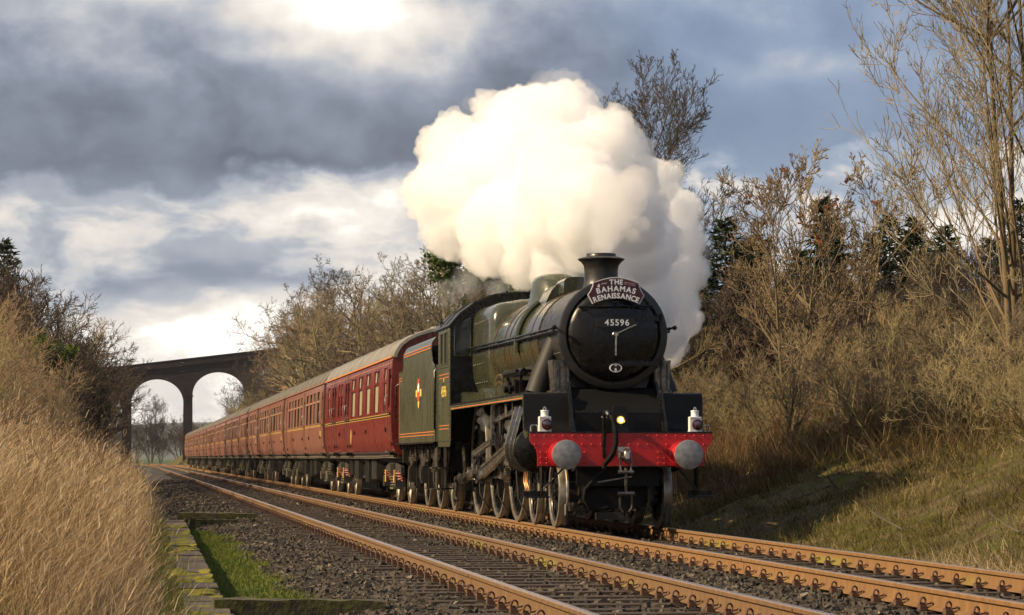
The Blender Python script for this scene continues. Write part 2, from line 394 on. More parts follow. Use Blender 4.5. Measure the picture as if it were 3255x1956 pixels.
# ------------------------------------------------------------------ ballast
BED_X = [-6.15, -5.55, -5.1, -4.75, -3.17, -1.65, -1.45, 0, 1.6, 1.85, 2.35]
BED_Z = [-.42, -.30, -.245, -.225, -.225, -.20, -.20, -.225, -.225, -.25, -.42]
def bedz(x): return np.interp(x, BED_X, BED_Z)
def build_bed():
    xs = np.unique(np.concatenate([np.linspace(-6.15, 2.35, 60)])); ys = np.concatenate([np.linspace(-60, 60, 240), np.linspace(61, 430, 124)])
    gx, gy = np.meshgrid(xs, ys); gz = bedz(gx) + .012 * wob(gx, gy, 5.0)
    gx = gx + track_x(gy)
    V = np.stack([gx, gy, gz], -1).reshape(-1, 3); i = np.arange(V.shape[0]).reshape(gx.shape)
    Fq = np.stack([i[:-1, :-1], i[:-1, 1:], i[1:, 1:], i[1:, :-1]], -1).reshape(-1, 4)
    tag(link('track_bed', np_mesh('track_bed', V, Fq, 'ballast_bed', smooth=True)), 'dark stone track bed under both tracks', kind='structure')
build_bed()
def strip_edge(y): return -5.30 + .16 * wob(y * 0, y, 1.3) - .35 * ss(2, 12, y)
CUBE_V = np.array([(x, y, z) for x in (-1, 1) for y in (-1, 1) for z in (-1, 1)], float)
CUBE_F = np.array([(0, 1, 3, 2), (4, 6, 7, 5), (0, 4, 5, 1), (2, 3, 7, 6), (0, 2, 6, 4), (1, 5, 7, 3)])
def rand_rot(n):
    q = rng.normal(size=(n, 4)); q /= np.linalg.norm(q, axis=1)[:, None]; w, x, y, z = q.T
    return np.stack([1 - 2 * (y * y + z * z), 2 * (x * y - z * w), 2 * (x * z + y * w), 2 * (x * y + z * w), 1 - 2 * (x * x + z * z), 2 * (y * z - x * w), 2 * (x * z - y * w), 2 * (y * z + x * w), 1 - 2 * (x * x + y * y)], -1).reshape(n, 3, 3)
def stones():
    P_, S_ = [], []
    def field(x0, x1, y0, y1, dens, size):
        n = int((x1 - x0) * (y1 - y0) * dens); x = rng.uniform(x0, x1, n); y = rng.uniform(y0, y1, n)
        for rx in (-3.92, -2.42, -.752, .752):
            k = np.abs(x - rx) > .085; x, y = x[k], y[k]
        # fewer stones on the sleeper tops
        ph = ((y + 100) / .65) % 1; onsl = (ph < .38) & ((np.abs(x + 3.17) < 1.28) | (np.abs(x) < 1.28)); k = ~onsl | (rng.random(len(x)) < .09 + .2 * (np.abs(np.where(x < -1.6, x + 3.17, x)) > 1.05)); x, y, onsl = x[k], y[k], onsl[k]
        k = (x > strip_edge(y) + rng.normal(0, .07, len(x))) | (y > 13) | (y < -15.3); x, y, onsl = x[k], y[k], onsl[k]
        s = size * rng.uniform(.55, 1.25, len(x)); z = bedz(x) + s * rng.uniform(.05, .65, len(x)) + np.where(onsl, .03, 0)
        P_.append(np.stack([x, y, z], -1)); S_.append(s)
    field(-6.1, -4.0, -26, -6, 520, .030); field(-4.0, 2.3, -24, -6, 330, .028)
    field(-6.1, 2.3, -6, 12, 190, .030); field(-6.1, 2.3, 12, 45, 80, .034); field(-6.1, -1.0, 45, 110, 30, .04)
    P_ = np.concatenate(P_); S_ = np.concatenate(S_); n = len(P_)
    v = CUBE_V[None] * rng.uniform(.35, 1.05, (n, 8, 3)); v *= (S_[:, None] * rng.uniform(.65, 1.25, (n, 3)))[:, None, :]
    v = np.einsum('nij,nkj->nki', rand_rot(n), v) + P_[:, None, :]
    f = (CUBE_F[None] + (np.arange(n) * 8)[:, None, None]).reshape(-1, 4)
    tint = np.repeat(np.clip(rng.normal(.42, .22, n), 0, 1), 8)
    attr_mat('ballast_stone', [(0, (.018, .015, .013)), (.45, (.052, .043, .034)), (.8, (.10, .082, .060)), (1, (.20, .17, .13))], .85)
    me = np_mesh('ballast', v.reshape(-1, 3), f, 'ballast_stone', attr={'tint': tint})
    tag(link('ballast', me), 'dark crushed stone ballast between and beside the rails', kind='stuff')
    print('stones', n)
stones()

# ------------------------------------------------------------------ tracks
RAIL = [(-.070, -.159), (.070, -.159), (.070, -.150), (.012, -.128), (.009, -.048), (.034, -.036), (.036, -.010), (.026, -.001), (0, .0), (-.026, -.001), (-.036, -.010), (-.034, -.036), (-.009, -.048), (-.012, -.128), (-.070, -.150)]
CLIP = {}
def clip_mesh():
    h = MB(); h.box(-.030, .030, -.040, .040, -.165, -.118); h.prism([(-.02, -.118), (.02, -.118), (.012, -.095), (-.012, -.095)], 'Y', -.03, .03)
    pts = []
    for a in np.linspace(R(-30), R(215), 11): pts.append((.010 + .046 * math.cos(a) * .75, .008 + .036 * math.cos(a), -.085 + .038 * math.sin(a)))
    pts += [(-.01, .06, -.115), (.03, .075, -.118), (.055, .055, -.112)]
    h.tube(pts, .0095, 6)
    h.prism([(.035, -.118), (.075, -.112), (.085, -.085), (.07, -.10), (.035, -.105)], 'Y', -.012, .012)
    h.v = [(x * .9, y * 1.0, -.165 + (z + .165) * .80) for x, y, z in h.v]
    o = h.build('rail_clip', 'clip_rust'); me = o.data; bpy.data.objects.remove(o); return me
def one_track(cx, rail_m, label):
    T = tag(empty('railway_track', (cx, -36, 0)), label, kind='structure')
    ys = np.concatenate([[-60, -20, 20, 60, 120, 200, 250], np.linspace(262, 430, 15)]) + 36
    for rx in (-.752, .752):
        V = []; k = len(RAIL)
        for y in ys: V += [(rx + px + float(track_x(y - 36)), y, pz) for px, pz in RAIL]
        h = MB(); h.add(V, [(j * k + i, j * k + (i + 1) % k, (j + 1) * k + (i + 1) % k, (j + 1) * k + i) for j in range(len(ys) - 1) for i in range(k)])
        ro = h.build('rail', rail_m, T, smooth=30)
        for jy in (np.arange(-20, 60, 18.3) + (4.0 if rx > 0 else 9.5) + cx):
            w = MB(); w.prism([(a * 1.10 + rx, b * 1.0 - .0005 if b > -.04 else b) for a, b in RAIL], 'Y', jy + 36 - .012, jy + 36 + .012); w.v = [(x if abs(x - rx) > .001 else x, y, z - .004) for x, y, z in w.v]; w.build('rail_joint', 'clip_rust', ro, smooth=0)
    sm = MB(); sm.box(-1.27, 1.27, -.125, .125, -.30, -.172); so = sm.build('sleeper', 'sleeper_wood', T, smooth=0); sme = so.data; bpy.data.objects.remove(so)
    cm = CLIP.setdefault('m', clip_mesh()); nclip = 0; far = []
    start = -27.3
    for i in range(300):
        y = start + .65 * i
        if y > 165: break
        s = link('sleeper', sme, T, (0, y + 36, rng.uniform(-.006, .004)), (0, 0, rng.normal(0, .006)))
        for rx in (-.752, .752):
            if y < 62: link('rail_clip', cm, s, (rx - .105, 0, 0)); nclip += 1
            else: far.append((rx - .105, y + 36, 0))
            if y < 40: far.append((rx + .105, y + 36, 0))
    cv = np.array([v.co[:] for v in cm.vertices]); cf = [tuple(p.vertices) for p in cm.polygons]
    f4 = np.array([f if len(f) == 4 else (*f, f[-1]) for f in cf if len(f) == 4])
    far = np.array(far); V = (cv[None] * np.where(far[:, 1] > 0, 1, 1)[:, None, None] + far[:, None, :]).reshape(-1, 3)
    if len(far):
        ff = (f4[None] + (np.arange(len(far)) * len(cv))[:, None, None]).reshape(-1, 4)
        tag(link('rail_clip_row', np_mesh('rail_clip_row', V, ff, 'clip_rust'), T), kind='stuff')
    return T
one_track(0.0, 'rail_rust', 'rusty railway track that the train runs on')
one_track(-3.17, 'rail_rust_brown', 'empty rusty railway track beside the train')

# ------------------------------------------------------------------ cable trough, timbers, stump
def slabs():
    t = tag(empty('cable_trough', (-6.28, -16, -.36)), 'row of mossy concrete cable trough lids along the dry grass', 'trough')
    y = -25.5
    while y < 14:
        L_ = 0.92; h = MB(); m_ = Matrix.Translation((rng.normal(0, .006) + .008 * (y + 16), y + 16, .155 + rng.normal(0, .008))) @ Matrix.Rotation(rng.normal(-.008, .006), 4, 'Z') @ Matrix.Rotation(rng.normal(0, .006), 4, 'X')
        h.box(-.17, .17, -L_ / 2, L_ / 2, -.03, .03, m_); h.build('trough_lid', 'concrete', t, smooth=0)
        y += L_ + .02
    h = MB(); h.box(-.19, .19, -9.9, 29.5, -.12, .118); h.build('trough_body', 'concrete', t)
    n = 420; V = []; Fm = []
    h = MB()
    for i in range(120):
        x, yy = rng.uniform(-.17, .19), rng.uniform(-8.5, 26); r = rng.uniform(.05, .16)
        h.lathe([(r, 0), (r * .8, r * .12), (r * .4, r * .22), (0, r * .25)], (x + .008 * yy, yy, .175), 'Z', 7)
    h.v = [(min(x, .16 + .008 * yy) + rng.normal(0, .008), yy + rng.normal(0, .015), z) for x, yy, z in h.v]
    tag(h.build('moss_cushion', 'moss', t), kind='stuff')
    def timber(name, c, L_, w, hgt, rz, label):
        h = MB(); n = 12; r_ = rng.normal(0, .006, (n, 4, 2)); vs = []
        for i in range(n):
            for k, (a, b) in enumerate(((-1, -1), (1, -1), (1, 1), (-1, 1))): vs.append((-L_ / 2 + L_ * i / (n - 1), a * w / 2 + r_[i, k, 0], b * hgt / 2 + r_[i, k, 1]))
        fs = [(i * 4 + k, i * 4 + (k + 1) % 4, i * 4 + 4 + (k + 1) % 4, i * 4 + 4 + k) for i in range(n - 1) for k in range(4)] + [(3, 2, 1, 0), (n * 4 - 4, n * 4 - 3, n * 4 - 2, n * 4 - 1)]
        h.add(vs, fs); o = h.build(name, 'old_timber', None, c, smooth=50); o.rotation_euler = (0, .02, rz)
        tag(o, label, 'timber')
    timber('old_sleeper', (-5.55, -15.6, -.20), 1.35, .26, .17, .02, 'mossy old timber lying across the green grass strip at the lower frame edge')
    timber('old_sleeper', (-5.15, 16.2, -.17), 1.55, .30, .16, -.04, 'mossy old timber lying across the grass strip further along the trough')
    timber('old_sleeper', (-5.35, 13.2, -.25), .9, .24, .20, .06, 'short dark timber just before the further mossy timber')
    h = MB(); h.box(-.55, .55, -.15, .15, -.02, .10); h.box(-.5, .5, -.11, .11, .10, .115); o = h.build('trough_lid_stack', 'chassis_black', None, (2.45, 4.2, -.35)); o.rotation_euler = (0, 0, .1); tag(o, 'black trough cover lying at the foot of the mossy bank', 'trough')
    # tree stump
    c = (9.4, 16.0); zz = float(H(*c)); t = tag(empty('tree_stump', (c[0], c[1], zz - .12)), 'short mossy tree stump on the grassy bank', 'stump')
    h = MB(); prof = []
    for (r, z) in ((.30, -.1), (.22, .06), (.185, .2), (.18, .42)): prof.append((r, z))
    h.lathe(prof, (0, 0, 0), 'Z', 18); h.v = [(x * (1 + .10 * math.sin(5 * math.atan2(y, x))), y * (1 + .08 * math.sin(3 * math.atan2(y, x))), z + .04 * x) for x, y, z in h.v]; h.build('stump_bark', 'stump_wood', t)
    h = MB(); h.lathe([(.175, 0), (.1, .012), (0, .01)], (0, 0, .43), 'Z', 18); h.v = [(x, y, z + .04 * x) for x, y, z in h.v]; h.build('stump_top', 'moss', t)
slabs()
# ------------------------------------------------------------------ lettering
def letter_mesh(ch, size, depth=.004, bold=.03):
    cu = bpy.data.curves.new('letter', 'FONT'); cu.body = ch; cu.size = size; cu.extrude = depth / 2; cu.align_x = 'CENTER'; cu.offset = size * bold
    o = bpy.data.objects.new('letter', cu); col.objects.link(o)
    dg = bpy.context.evaluated_depsgraph_get(); me = bpy.data.meshes.new_from_object(o.evaluated_get(dg))
    xs = [v.co.x for v in me.vertices] or [0]
    w = max(xs) - min(xs); cx = (max(xs) + min(xs)) / 2
    for v in me.vertices: v.co.x -= cx
    bpy.data.objects.remove(o); bpy.data.curves.remove(cu)
    return me, w
LCACHE = {}
def letters(text, size, place, material, parent, name='letter', gap=.10, xs=1.0, depth=.004, bold=.03):
    """place(s, w) -> matrix for a letter whose middle is s along the line"""
    ws = []
    for ch in text:
        if ch == ' ': ws.append((None, size * .3)); continue
        k = (ch, size, material, depth)
        if k not in LCACHE:
            me, w = letter_mesh(ch, size, depth, bold); me.materials.append(M[material]); LCACHE[k] = (me, w)
        ws.append(LCACHE[k])
    tot = sum(w for _, w in ws) * xs + gap * size * (len(ws) - 1); s = -tot / 2
    for me, w in ws:
        w *= xs
        if me is not None:
            o = link(name, me, parent); o.matrix_local = place(s + w / 2) @ Matrix.Diagonal((xs, 1, 1, 1))
        s += w + gap * size

def arc(c, r, a0, a1, n): return [(c[0] + r * math.cos(a0 + (a1 - a0) * i / n), c[1] + r * math.sin(a0 + (a1 - a0) * i / n)) for i in range(n + 1)]

# ------------------------------------------------------------------ wheels
WHEEL = {}
def make_wheel_meshes(key, r, nsp, hub, width=.14, balance=False):
    # local: axle along X, outer face towards -X at x = 0, inner at +width
    t = MB()
    t.lathe([(r - .075, .012), (r - .070, 0.0), (r - .004, 0.0), (r, .006), (r + .002, .100), (r + .028, .112), (r + .028, .134), (r - .02, width), (r - .075, width), (r - .075, .012)], (0, 0, 0), 'X', 48)
    s = MB()
    s.lathe([(r - .135, .03), (r - .128, .022), (r - .076, .022), (r - .076, width - .02), (r - .135, width - .02), (r - .135, .03)], (0, 0, 0), 'X', 48)
    s.lathe([(0, -.02), (hub * .45, -.02), (hub * .5, 0), (hub, .0), (hub * 1.05, .03), (hub * 1.05, width), (0, width)], (0, 0, 0), 'X', 24)
    for i in range(nsp):
        a = 2 * math.pi * (i + .5) / nsp
        m = Matrix.Rotation(a, 4, 'X')
        b = .028 + .02 * r
        vs = [(x, sy * w, z) for (z, w, x0, x1) in ((hub * .9, b, .03, .11), (r - .12, b * .72, .045, .10)) for x in (x0, x1) for sy in (-1, 1)]
        for j in range(len(vs)): pass
        P_ = [Vector((x0, -w, z)) for (z, w, x0, x1) in ((hub * .9, b, .03, .11), (r - .12, b * .72, .045, .10))]
        vs = []
        for (z, w, x0, x1) in ((hub * .9, b, .03, .11), (r - .12, b * .72, .045, .10)):
            vs += [m @ Vector((x0, -w * .6, z)), m @ Vector((x0, w * .6, z)), m @ Vector((x1, w, z)), m @ Vector((x1, -w, z))]
        s.add(vs, [(0, 1, 5, 4), (1, 2, 6, 5), (2, 3, 7, 6), (3, 0, 4, 7)])
    if balance:
        s.prism(arc((0, 0), r - .13, R(30), R(100), 8) + arc((0, 0), r - .32, R(100), R(30), 6), 'X', .02, .05)
    return s, t
def wheel(key, parent, X, Y, r, nsp, hub, spoke_mat='loco_black', tyre_mat='tyre_steel', rot=0.0, balance=False, tyre_name='tyre'):
    if key not in WHEEL:
        s, t = make_wheel_meshes(key, r, nsp, hub, balance=balance)
        a = s.build('wheel', spoke_mat); b = t.build(tyre_name, tyre_mat)
        WHEEL[key] = (a.data, b.data); bpy.data.objects.remove(a); bpy.data.objects.remove(b)
    w = link('wheel', WHEEL[key][0], parent, (X, Y, r), (rot, 0, 0 if X < 0 else math.pi))
    link(tyre_name, WHEEL[key][1], w)
    return w

# ------------------------------------------------------------------ locomotive
def locomotive():
    L = tag(empty('steam_locomotive', (0, 0, 0)), 'black and green steam locomotive with red buffer beam hauling the train', 'locomotive')
    BZ = 2.78
    # --- smokebox, boiler, firebox
    b = MB(); b.lathe([(.80, .985), (.80, 1.02), (.782, 1.03), (.775, 1.06), (.775, 3.0), (.70, 3.0)], (0, 0, BZ), 'Y', 72)
    smb = b.build('smokebox', 'smokebox_black', L)
    ring = MB(); ring.lathe([(.60, 1.0), (.665, .995), (.675, .955), (.70, .935), (.755, .94), (.79, .955), (.802, .985), (.80, 1.0)], (0, 0, BZ), 'Y', 72)
    ring.build('front_ring', 'smokebox_black', smb)
    rv = MB()
    for i in range(64):
        a = 2 * math.pi * i / 64; rv.ball((.786 * math.cos(a), 1.035, BZ + .786 * math.sin(a)), .016, 5)
    for Y in (2.93,):
        for i in range(44):
            a = 2 * math.pi * i / 44; rv.ball((.778 * math.cos(a), Y, BZ + .778 * math.sin(a)), .015, 5)
    for i in range(10): rv.ball((-.73, 1.25 + i * .16, 2.52), .014, 5)
    tag(rv.build('rivet_row', 'smokebox_black', smb), kind='stuff')
    d = MB(); d.lathe([(0, .80), (.15, .803), (.35, .822), (.5, .85), (.60, .885), (.645, .915), (.668, .95), (.672, 1.0)], (0, 0, BZ), 'Y', 72)
    door = d.build('smokebox_door', 'loco_black', L)
    for zz, x0 in ((.235, -.12), (-.42, .05)):
        h = MB(); pts = []
        n = 9
        for i in range(n + 1):
            x = x0 + (.70 - x0) * i / n; rr = math.hypot(x, zz); y = np.interp(rr, [0, .15, .35, .5, .6, .645, .668, .75], [.80, .803, .822, .85, .885, .915, .93, .93])
            pts.append((x, y - .014, BZ + zz))
        for p, q in zip(pts, pts[1:]):
            h.add([(p[0], p[1], p[2] - .035), (q[0], q[1], q[2] - .035), (q[0], q[1], q[2] + .035), (p[0], p[1], p[2] + .035),
                   (p[0], p[1] + .02, p[2] - .035), (q[0], q[1] + .02, q[2] - .035), (q[0], q[1] + .02, q[2] + .035), (p[0], p[1] + .02, p[2] + .035)],
                  [(0, 1, 2, 3), (0, 4, 5, 1), (3, 2, 6, 7)])
        h.cyl((.70, .90, BZ + zz - .06), (.70, .90, BZ + zz + .06), .025)
        h.build('hinge_strap', 'loco_black', door)
    h = MB(); h.lathe([(0, -.085), (.028, -.085), (.034, -.07), (.034, -.02), (.05, 0), (.05, .01)], (0, .80, BZ - .01), 'Y', 16)
    h.build('door_boss', 'steel', door)
    h = MB(); h.tube([(0, .735, BZ - .03), (-.004, .73, BZ - .15), (-.006, .735, BZ - .31)], [.014, .012, .015], 8); h.build('door_handle', 'steel', door)
    h = MB(); h.tube([(.02, .75, BZ + .005), (.29, .76, BZ + .13)], [.012, .010], 8); h.cyl((.285, .735, BZ + .128), (.292, .785, BZ + .131), .013); h.build('door_handle', 'steel', door)
    # hand rail across the door
    h = MB(); h.tube([(-.52, .80, 3.165), (.54, .80, 3.185)], .016, 8)
    for x in (-.50, -.02, .50): h.cyl((x, .80, 3.166 + (x + .5) * .018), (x, .93, 3.166 + (x + .5) * .018), .014)
    for x in (-.52, .54): h.ball((x, .80, 3.166 + (x + .5) * .018), .024, 6)
    h.build('door_rail', 'loco_black', L)
    # plates
    h = MB(); h.box(-.275, .275, .775, .80, 2.872, 3.018); pl = h.build('number_plate', 'plate_black', door)
    pm = lambda s, z, y=.770, t=0: Matrix.Translation((s, y, z)) @ Matrix.Rotation(t, 4, 'Y') @ Matrix.Rotation(R(90), 4, 'X')
    letters('45596', .125, lambda s: pm(s + .02, 2.900), 'letter_white', pl, gap=.16, bold=.012)
    h = MB(); h.lathe([(0, -.01), (1.0, -.01), (1.0, .012)], (0, 0, 0), 'Y', 28)
    h.v = [(x * .084, y, z * .058) for x, y, z in h.v]; sp = h.build('shed_plate', 'plate_black', door, (.01, .832, 2.29))
    h = MB(); h.lathe([(.93, -.011), (.93, -.016), (1.06, -.016), (1.06, .012)], (0, 0, 0), 'Y', 32); h.v = [(x * .084, y, z * .058) for x, y, z in h.v]
    h.build('plate_rim', 'letter_white', sp)
    letters('9', .060, lambda s: pm(0, .004, -.014), 'letter_white', sp); letters('B', .060, lambda s: pm(0, -.048, -.014), 'letter_white', sp)
    h = MB(); h.cbox((0, .88, 3.30), (.06, .05, .34)); h.cbox((0, .80, 3.235), (.05, .12, .03)); h.build('lamp_bracket', 'loco_black', L)
    # chimney
    h = MB(); h.lathe([(.40, -.10), (.335, -.045), (.285, .03), (.262, .10), (.252, .17), (.250, .30), (.262, .37), (.30, .425), (.345, .455), (.348, .468), (.30, .487), (.228, .50), (.218, .515), (.216, .545), (.195, .548), (.19, .4), (.19, .1)], (0, 1.95, 3.475), 'Z', 48)
    # seat the skirt on the smokebox
    vs = []
    for x, y, z in h.v:
        if z < 3.62:
            zc = BZ + math.sqrt(max(.0, .775 ** 2 - min(abs(x), .77) ** 2)); f = (3.62 - z) / (3.62 - 3.375); z = z * (1 - f) + (zc - .01) * f
        vs.append((x, y, z))
    h.v = vs; h.build('chimney', 'smokebox_black', L)
    # boiler barrel with bands
    b = MB(); b.lathe([(.70, 3.0), (.782, 3.005), (.80, 4.6), (.835, 6.2), (.872, 7.9)], (0, 0, BZ), 'Y', 72); bo = b.build('boiler_barrel', 'loco_green', L)
    rad = lambda Y: float(np.interp(Y, [3.0, 4.6, 6.2, 7.9], [.782, .80, .835, .872]))
    for Y in (3.06, 3.75, 4.9, 5.85, 6.35, 7.45):
        h = MB(); r = rad(Y); h.lathe([(r, Y - .03), (r + .006, Y - .028), (r + .006, Y + .028), (r, Y + .03)], (0, 0, BZ), 'Y', 72); bd = h.build('boiler_band', 'loco_green' if Y not in (3.06,) else 'loco_black', bo)
        for s_ in (-.034, .030):
            h = MB(); h.lathe([(r + .002, Y + s_), (r + .0075, Y + s_), (r + .0075, Y + s_ + .004), (r + .002, Y + s_ + .004)], (0, 0, BZ), 'Y', 72); h.build('band_line', 'lining_dull', bd)
    def belp(w, top, rc, bot, n=8):
        pts = [(-w * .80, bot), (-w * .97, bot + .45), (-w, BZ - .05)]
        pts += [(-w + .02, top - rc - .08)] + [(-w + .02 + rc - rc * math.cos(a), top - .06 - rc + rc * math.sin(a)) for a in np.linspace(0, math.pi / 2, n)][1:]
        pts += [(-w * .35, top - .012), (0, top)]
        return pts + [(-x, z) for x, z in pts[::-1][1:]]
    secs = [(7.72, belp(.80, 3.58, .40, 2.02)), (7.78, belp(.85, 3.665, .34, 1.95)), (7.88, belp(.875, 3.705, .30, 1.95)), (8.05, belp(.882, 3.715, .28, 1.95)), (10.0, belp(.90, 3.73, .26, 1.95))]
    b = MB(); n = len(secs[0][1]); vs = [(x, Y, z) for Y, s in secs for x, z in s]
    fs = [(j * n + i, j * n + i + 1, (j + 1) * n + i + 1, (j + 1) * n + i) for j in range(len(secs) - 1) for i in range(n - 1)] + [tuple(range(n - 1, -1, -1))]
    b.add(vs, fs); fb = b.build('firebox', 'loco_green', L, smooth=50)
    h = MB()
    for Y in (8.3, 8.6, 8.9, 9.2, 9.5, 9.75):
        for z in (2.3, 2.62, 3.35): h.ball((-.893 + (.02 if z > 3 else 0) + (.04 if z < 2.4 else 0), Y, z), .018, 5)
    tag(h.build('wash_plug', 'loco_green', fb), kind='stuff')
    # dome and top feed cover
    h = MB(); h.lathe([(.56, -.30), (.50, -.17), (.43, -.04), (.395, .12), (.375, .26), (.33, .345), (.22, .395), (.1, .41), (0, .412)], (0, 0, 0), 'Z', 40)
    h.v = [(x, y * 1.45 + (0.25 * z if z > 0 else 0), z) for x, y, z in h.v]; h.build('dome', 'loco_green', L, (0, 6.25, 3.61))
    h = MB(); prof = [(-.50, 3.30), (-.46, 3.46), (-.38, 3.62), (-.31, 3.70), (-.22, 3.745), (-.1, 3.76), (.1, 3.76), (.22, 3.745), (.31, 3.70), (.38, 3.62), (.46, 3.46), (.50, 3.30)]
    h.prism(prof, 'Y', 4.25, 5.15); tf = h.build('top_feed_cover', 'loco_green', L)
    h = MB(); h.prism([(-.27, 3.55), (-.26, 3.74), (-.22, 3.785), (-.1, 3.80), (.1, 3.80), (.22, 3.785), (.26, 3.74), (.27, 3.55)], 'Y', 3.75, 4.55); h.build('feed_lid', 'loco_green', tf)
    for s_ in (-1, 1):
        h = MB(); pts = []
        for a in np.linspace(R(125), R(188), 9): pts.append((s_ * -1 * .86 * math.cos(a) * -1 if False else s_ * abs(.845 * math.cos(a)), 4.85, BZ + .845 * math.sin(a)))
        h.tube(pts, .05, 8); h.build('feed_pipe', 'loco_green', L)
    # hand rails along the boiler
    for s_ in (-1, 1):
        h = MB(); Ys = [.86, 1.2, 2.0, 3.0, 4.6, 6.2, 7.9, 9.4, 9.9]
        rX = lambda Y: float(np.interp(Y, [.8, 3.0, 4.6, 6.2, 7.9, 9.9], [.86, .86, .875, .905, .95, .965]))
        h.tube([(s_ * (rX(Y)), Y, 2.87 + .006 * Y) for Y in Ys], .019, 8)
        h.ball((s_ * .88, .84, 2.875), .035, 6)
        for Y in (1.15, 2.2, 3.3, 4.9, 6.5, 8.1, 9.6):
            h.cyl((s_ * rX(Y), Y, 2.87 + .006 * Y), (s_ * (rX(Y) - .10), Y, 2.865 + .006 * Y), .014); h.ball((s_ * rX(Y), Y, 2.87 + .006 * Y), .028, 6)
        h.tube([(s_ * (rX(Y) - .015), Y, 2.825 + .006 * Y) for Y in np.linspace(1.1, 9.8, 12)], .021, 8)
        h.build('boiler_handrail', 'loco_black', L)
    # --- cab
    cab = None
    YF, YR = 9.95, 11.75
    wins = [(10.24, 10.74), (10.82, 11.32)]; z0, z1 = 2.68, 3.24
    for s_ in (1, -1):
        side = MB()
        def sheet(y0, y1, za, zb): side.box(s_ * 1.300 if s_ > 0 else -1.300, s_ * 1.288 if s_ > 0 else -1.288, y0, y1, za, zb)
        sheet(YF, YR, 1.24, z0)
        sheet(YF, wins[0][0], z0, z1); sheet(wins[0][1], wins[1][0], z0, z1); sheet(wins[1][1], YR, z0, z1); sheet(YF, YR, z1, 3.36)
        cab = side.build('cab_side', 'side_green', L)
    front = MB()
    arcp = [(-1.29, 3.36)] + [(1.62 * math.sin(a) , 2.40 + 1.60 * math.cos(a)) for a in np.linspace(-R(45), R(45), 13)] + [(1.29, 3.36)]
    arcp = [(-1.29, 3.36), (-1.12, 3.56), (-.85, 3.76), (-.5, 3.90), (0, 3.955), (.5, 3.90), (.85, 3.76), (1.12, 3.56), (1.29, 3.36)]
    front.prism([(-1.287, 1.95)] + [(x * .998, z - .004) for x, z in arcp] + [(1.287, 1.95)], 'Y', YF, YF + .02)
    fr = front.build('cab_front', 'loco_black', L)
    for s_ in (-1, 1):
        h = MB(); h.prism([(s_ * 1.22, 2.80), (s_ * .93, 2.80), (s_ * .93, 3.50), (s_ * 1.05, 3.46), (s_ * 1.22, 3.32)], 'Y', YF - .012, YF - .004); h.build('front_window', 'cab_glass', fr)
        h = MB(); P_ = [(s_ * 1.22, 2.80), (s_ * .93, 2.80), (s_ * .93, 3.50), (s_ * 1.05, 3.46), (s_ * 1.22, 3.32)]
        h.tube([(x, YF - .012, z) for x, z in P_], .012, 6, closed=True); h.build('window_frame', 'loco_green', fr)
    roof = MB(); outer = arcp; inner = [(x * .985, z - .025) for x, z in arcp[::-1]]
    outer = [(-1.335, 3.335)] + [(x * 1.01, z + .012) for x, z in arcp[1:-1]] + [(1.335, 3.335)]
    roof.prism(outer + [(x * .985, z - .022) for x, z in outer[::-1]], 'Y', YF - .06, 12.25); ro = roof.build('cab_roof', 'smokebox_black', L, smooth=30)
    h = MB()
    for s_ in (-1, 1): h.box(s_ * .28 - .02, s_ * .28 + .02, YF, 12.2, 3.93, 3.97)
    for Y in (10.6, 11.4): h.tube([(x * 1.012, Y, z + .02) for x, z in arcp], .014, 6)
    h.build('roof_rib', 'smokebox_black', ro)
    for w0, w1 in wins:
        h = MB(); h.box(-1.302, -1.296, w0, w1, z0, z1)
        P_ = [(w0, z0), (w1, z0), (w1, z1), (w0, z1)]; f = MB(); f.tube([(-1.302, y, z) for y, z in P_], .016, 6, closed=True)
        fo = f.build('side_window', 'side_green', cab); h.v = [(x + .01, y, z) for x, y, z in h.v]; h.build('pane', 'cab_glass', fo)
    h = MB(); h.box(-1.27, 1.27, 11.70, 11.74, 1.35, 3.5); h.build('cab_back_shade', 'cab_dark', L)
    h = MB()
    for Y in np.arange(10.02, 11.75, .11):
        for z in (1.30, 2.62): h.ball((-1.301, Y, z), .012, 4)
    for z in np.arange(1.35, 3.3, .10):
        for Y in (10.0, 11.66): h.ball((-1.301, Y, z), .012, 4)
    for z in np.arange(1.5, 2.6, .14): h.ball((-1.301, 10.9, z), .012, 4)
    tag(h.build('rivet_row', 'loco_green', cab), kind='stuff')
    ln = MB()
    for zl in (2.50, 2.44, 1.58, 1.52): ln.box(-1.303, -1.299, 10.08, 11.6, zl - .006, zl + .006)
    ln.build('lining_band', 'lining_orange', cab)
    sm = lambda s, z, x=-1.304: Matrix.Translation((x, 10.85 - s, z)) @ Matrix.Rotation(R(-90), 4, 'Z') @ Matrix.Rotation(R(90), 4, 'X')
    letters('45596', .27, lambda s: sm(s, 2.10), 'yellow_paint', cab, gap=.14, bold=.012)
    letters('5XP', .09, lambda s: sm(s, 2.36), 'yellow_paint', cab, gap=.14, bold=.012)
    # pillars between cab and tender
    for s_ in (-1, 1):
        h = MB(); h.tube([(s_ * 1.27, 11.93, 1.30), (s_ * 1.27, 11.93, 2.72)], .045, 10); h.build('cab_pillar', 'loco_green', L)
        h = MB(); h.tube([(s_ * 1.29, 12.12, 1.50), (s_ * 1.33, 12.10, 1.55), (s_ * 1.33, 12.10, 2.60), (s_ * 1.29, 12.12, 2.66)], .016, 8); h.build('grab_rail', 'loco_black', L)
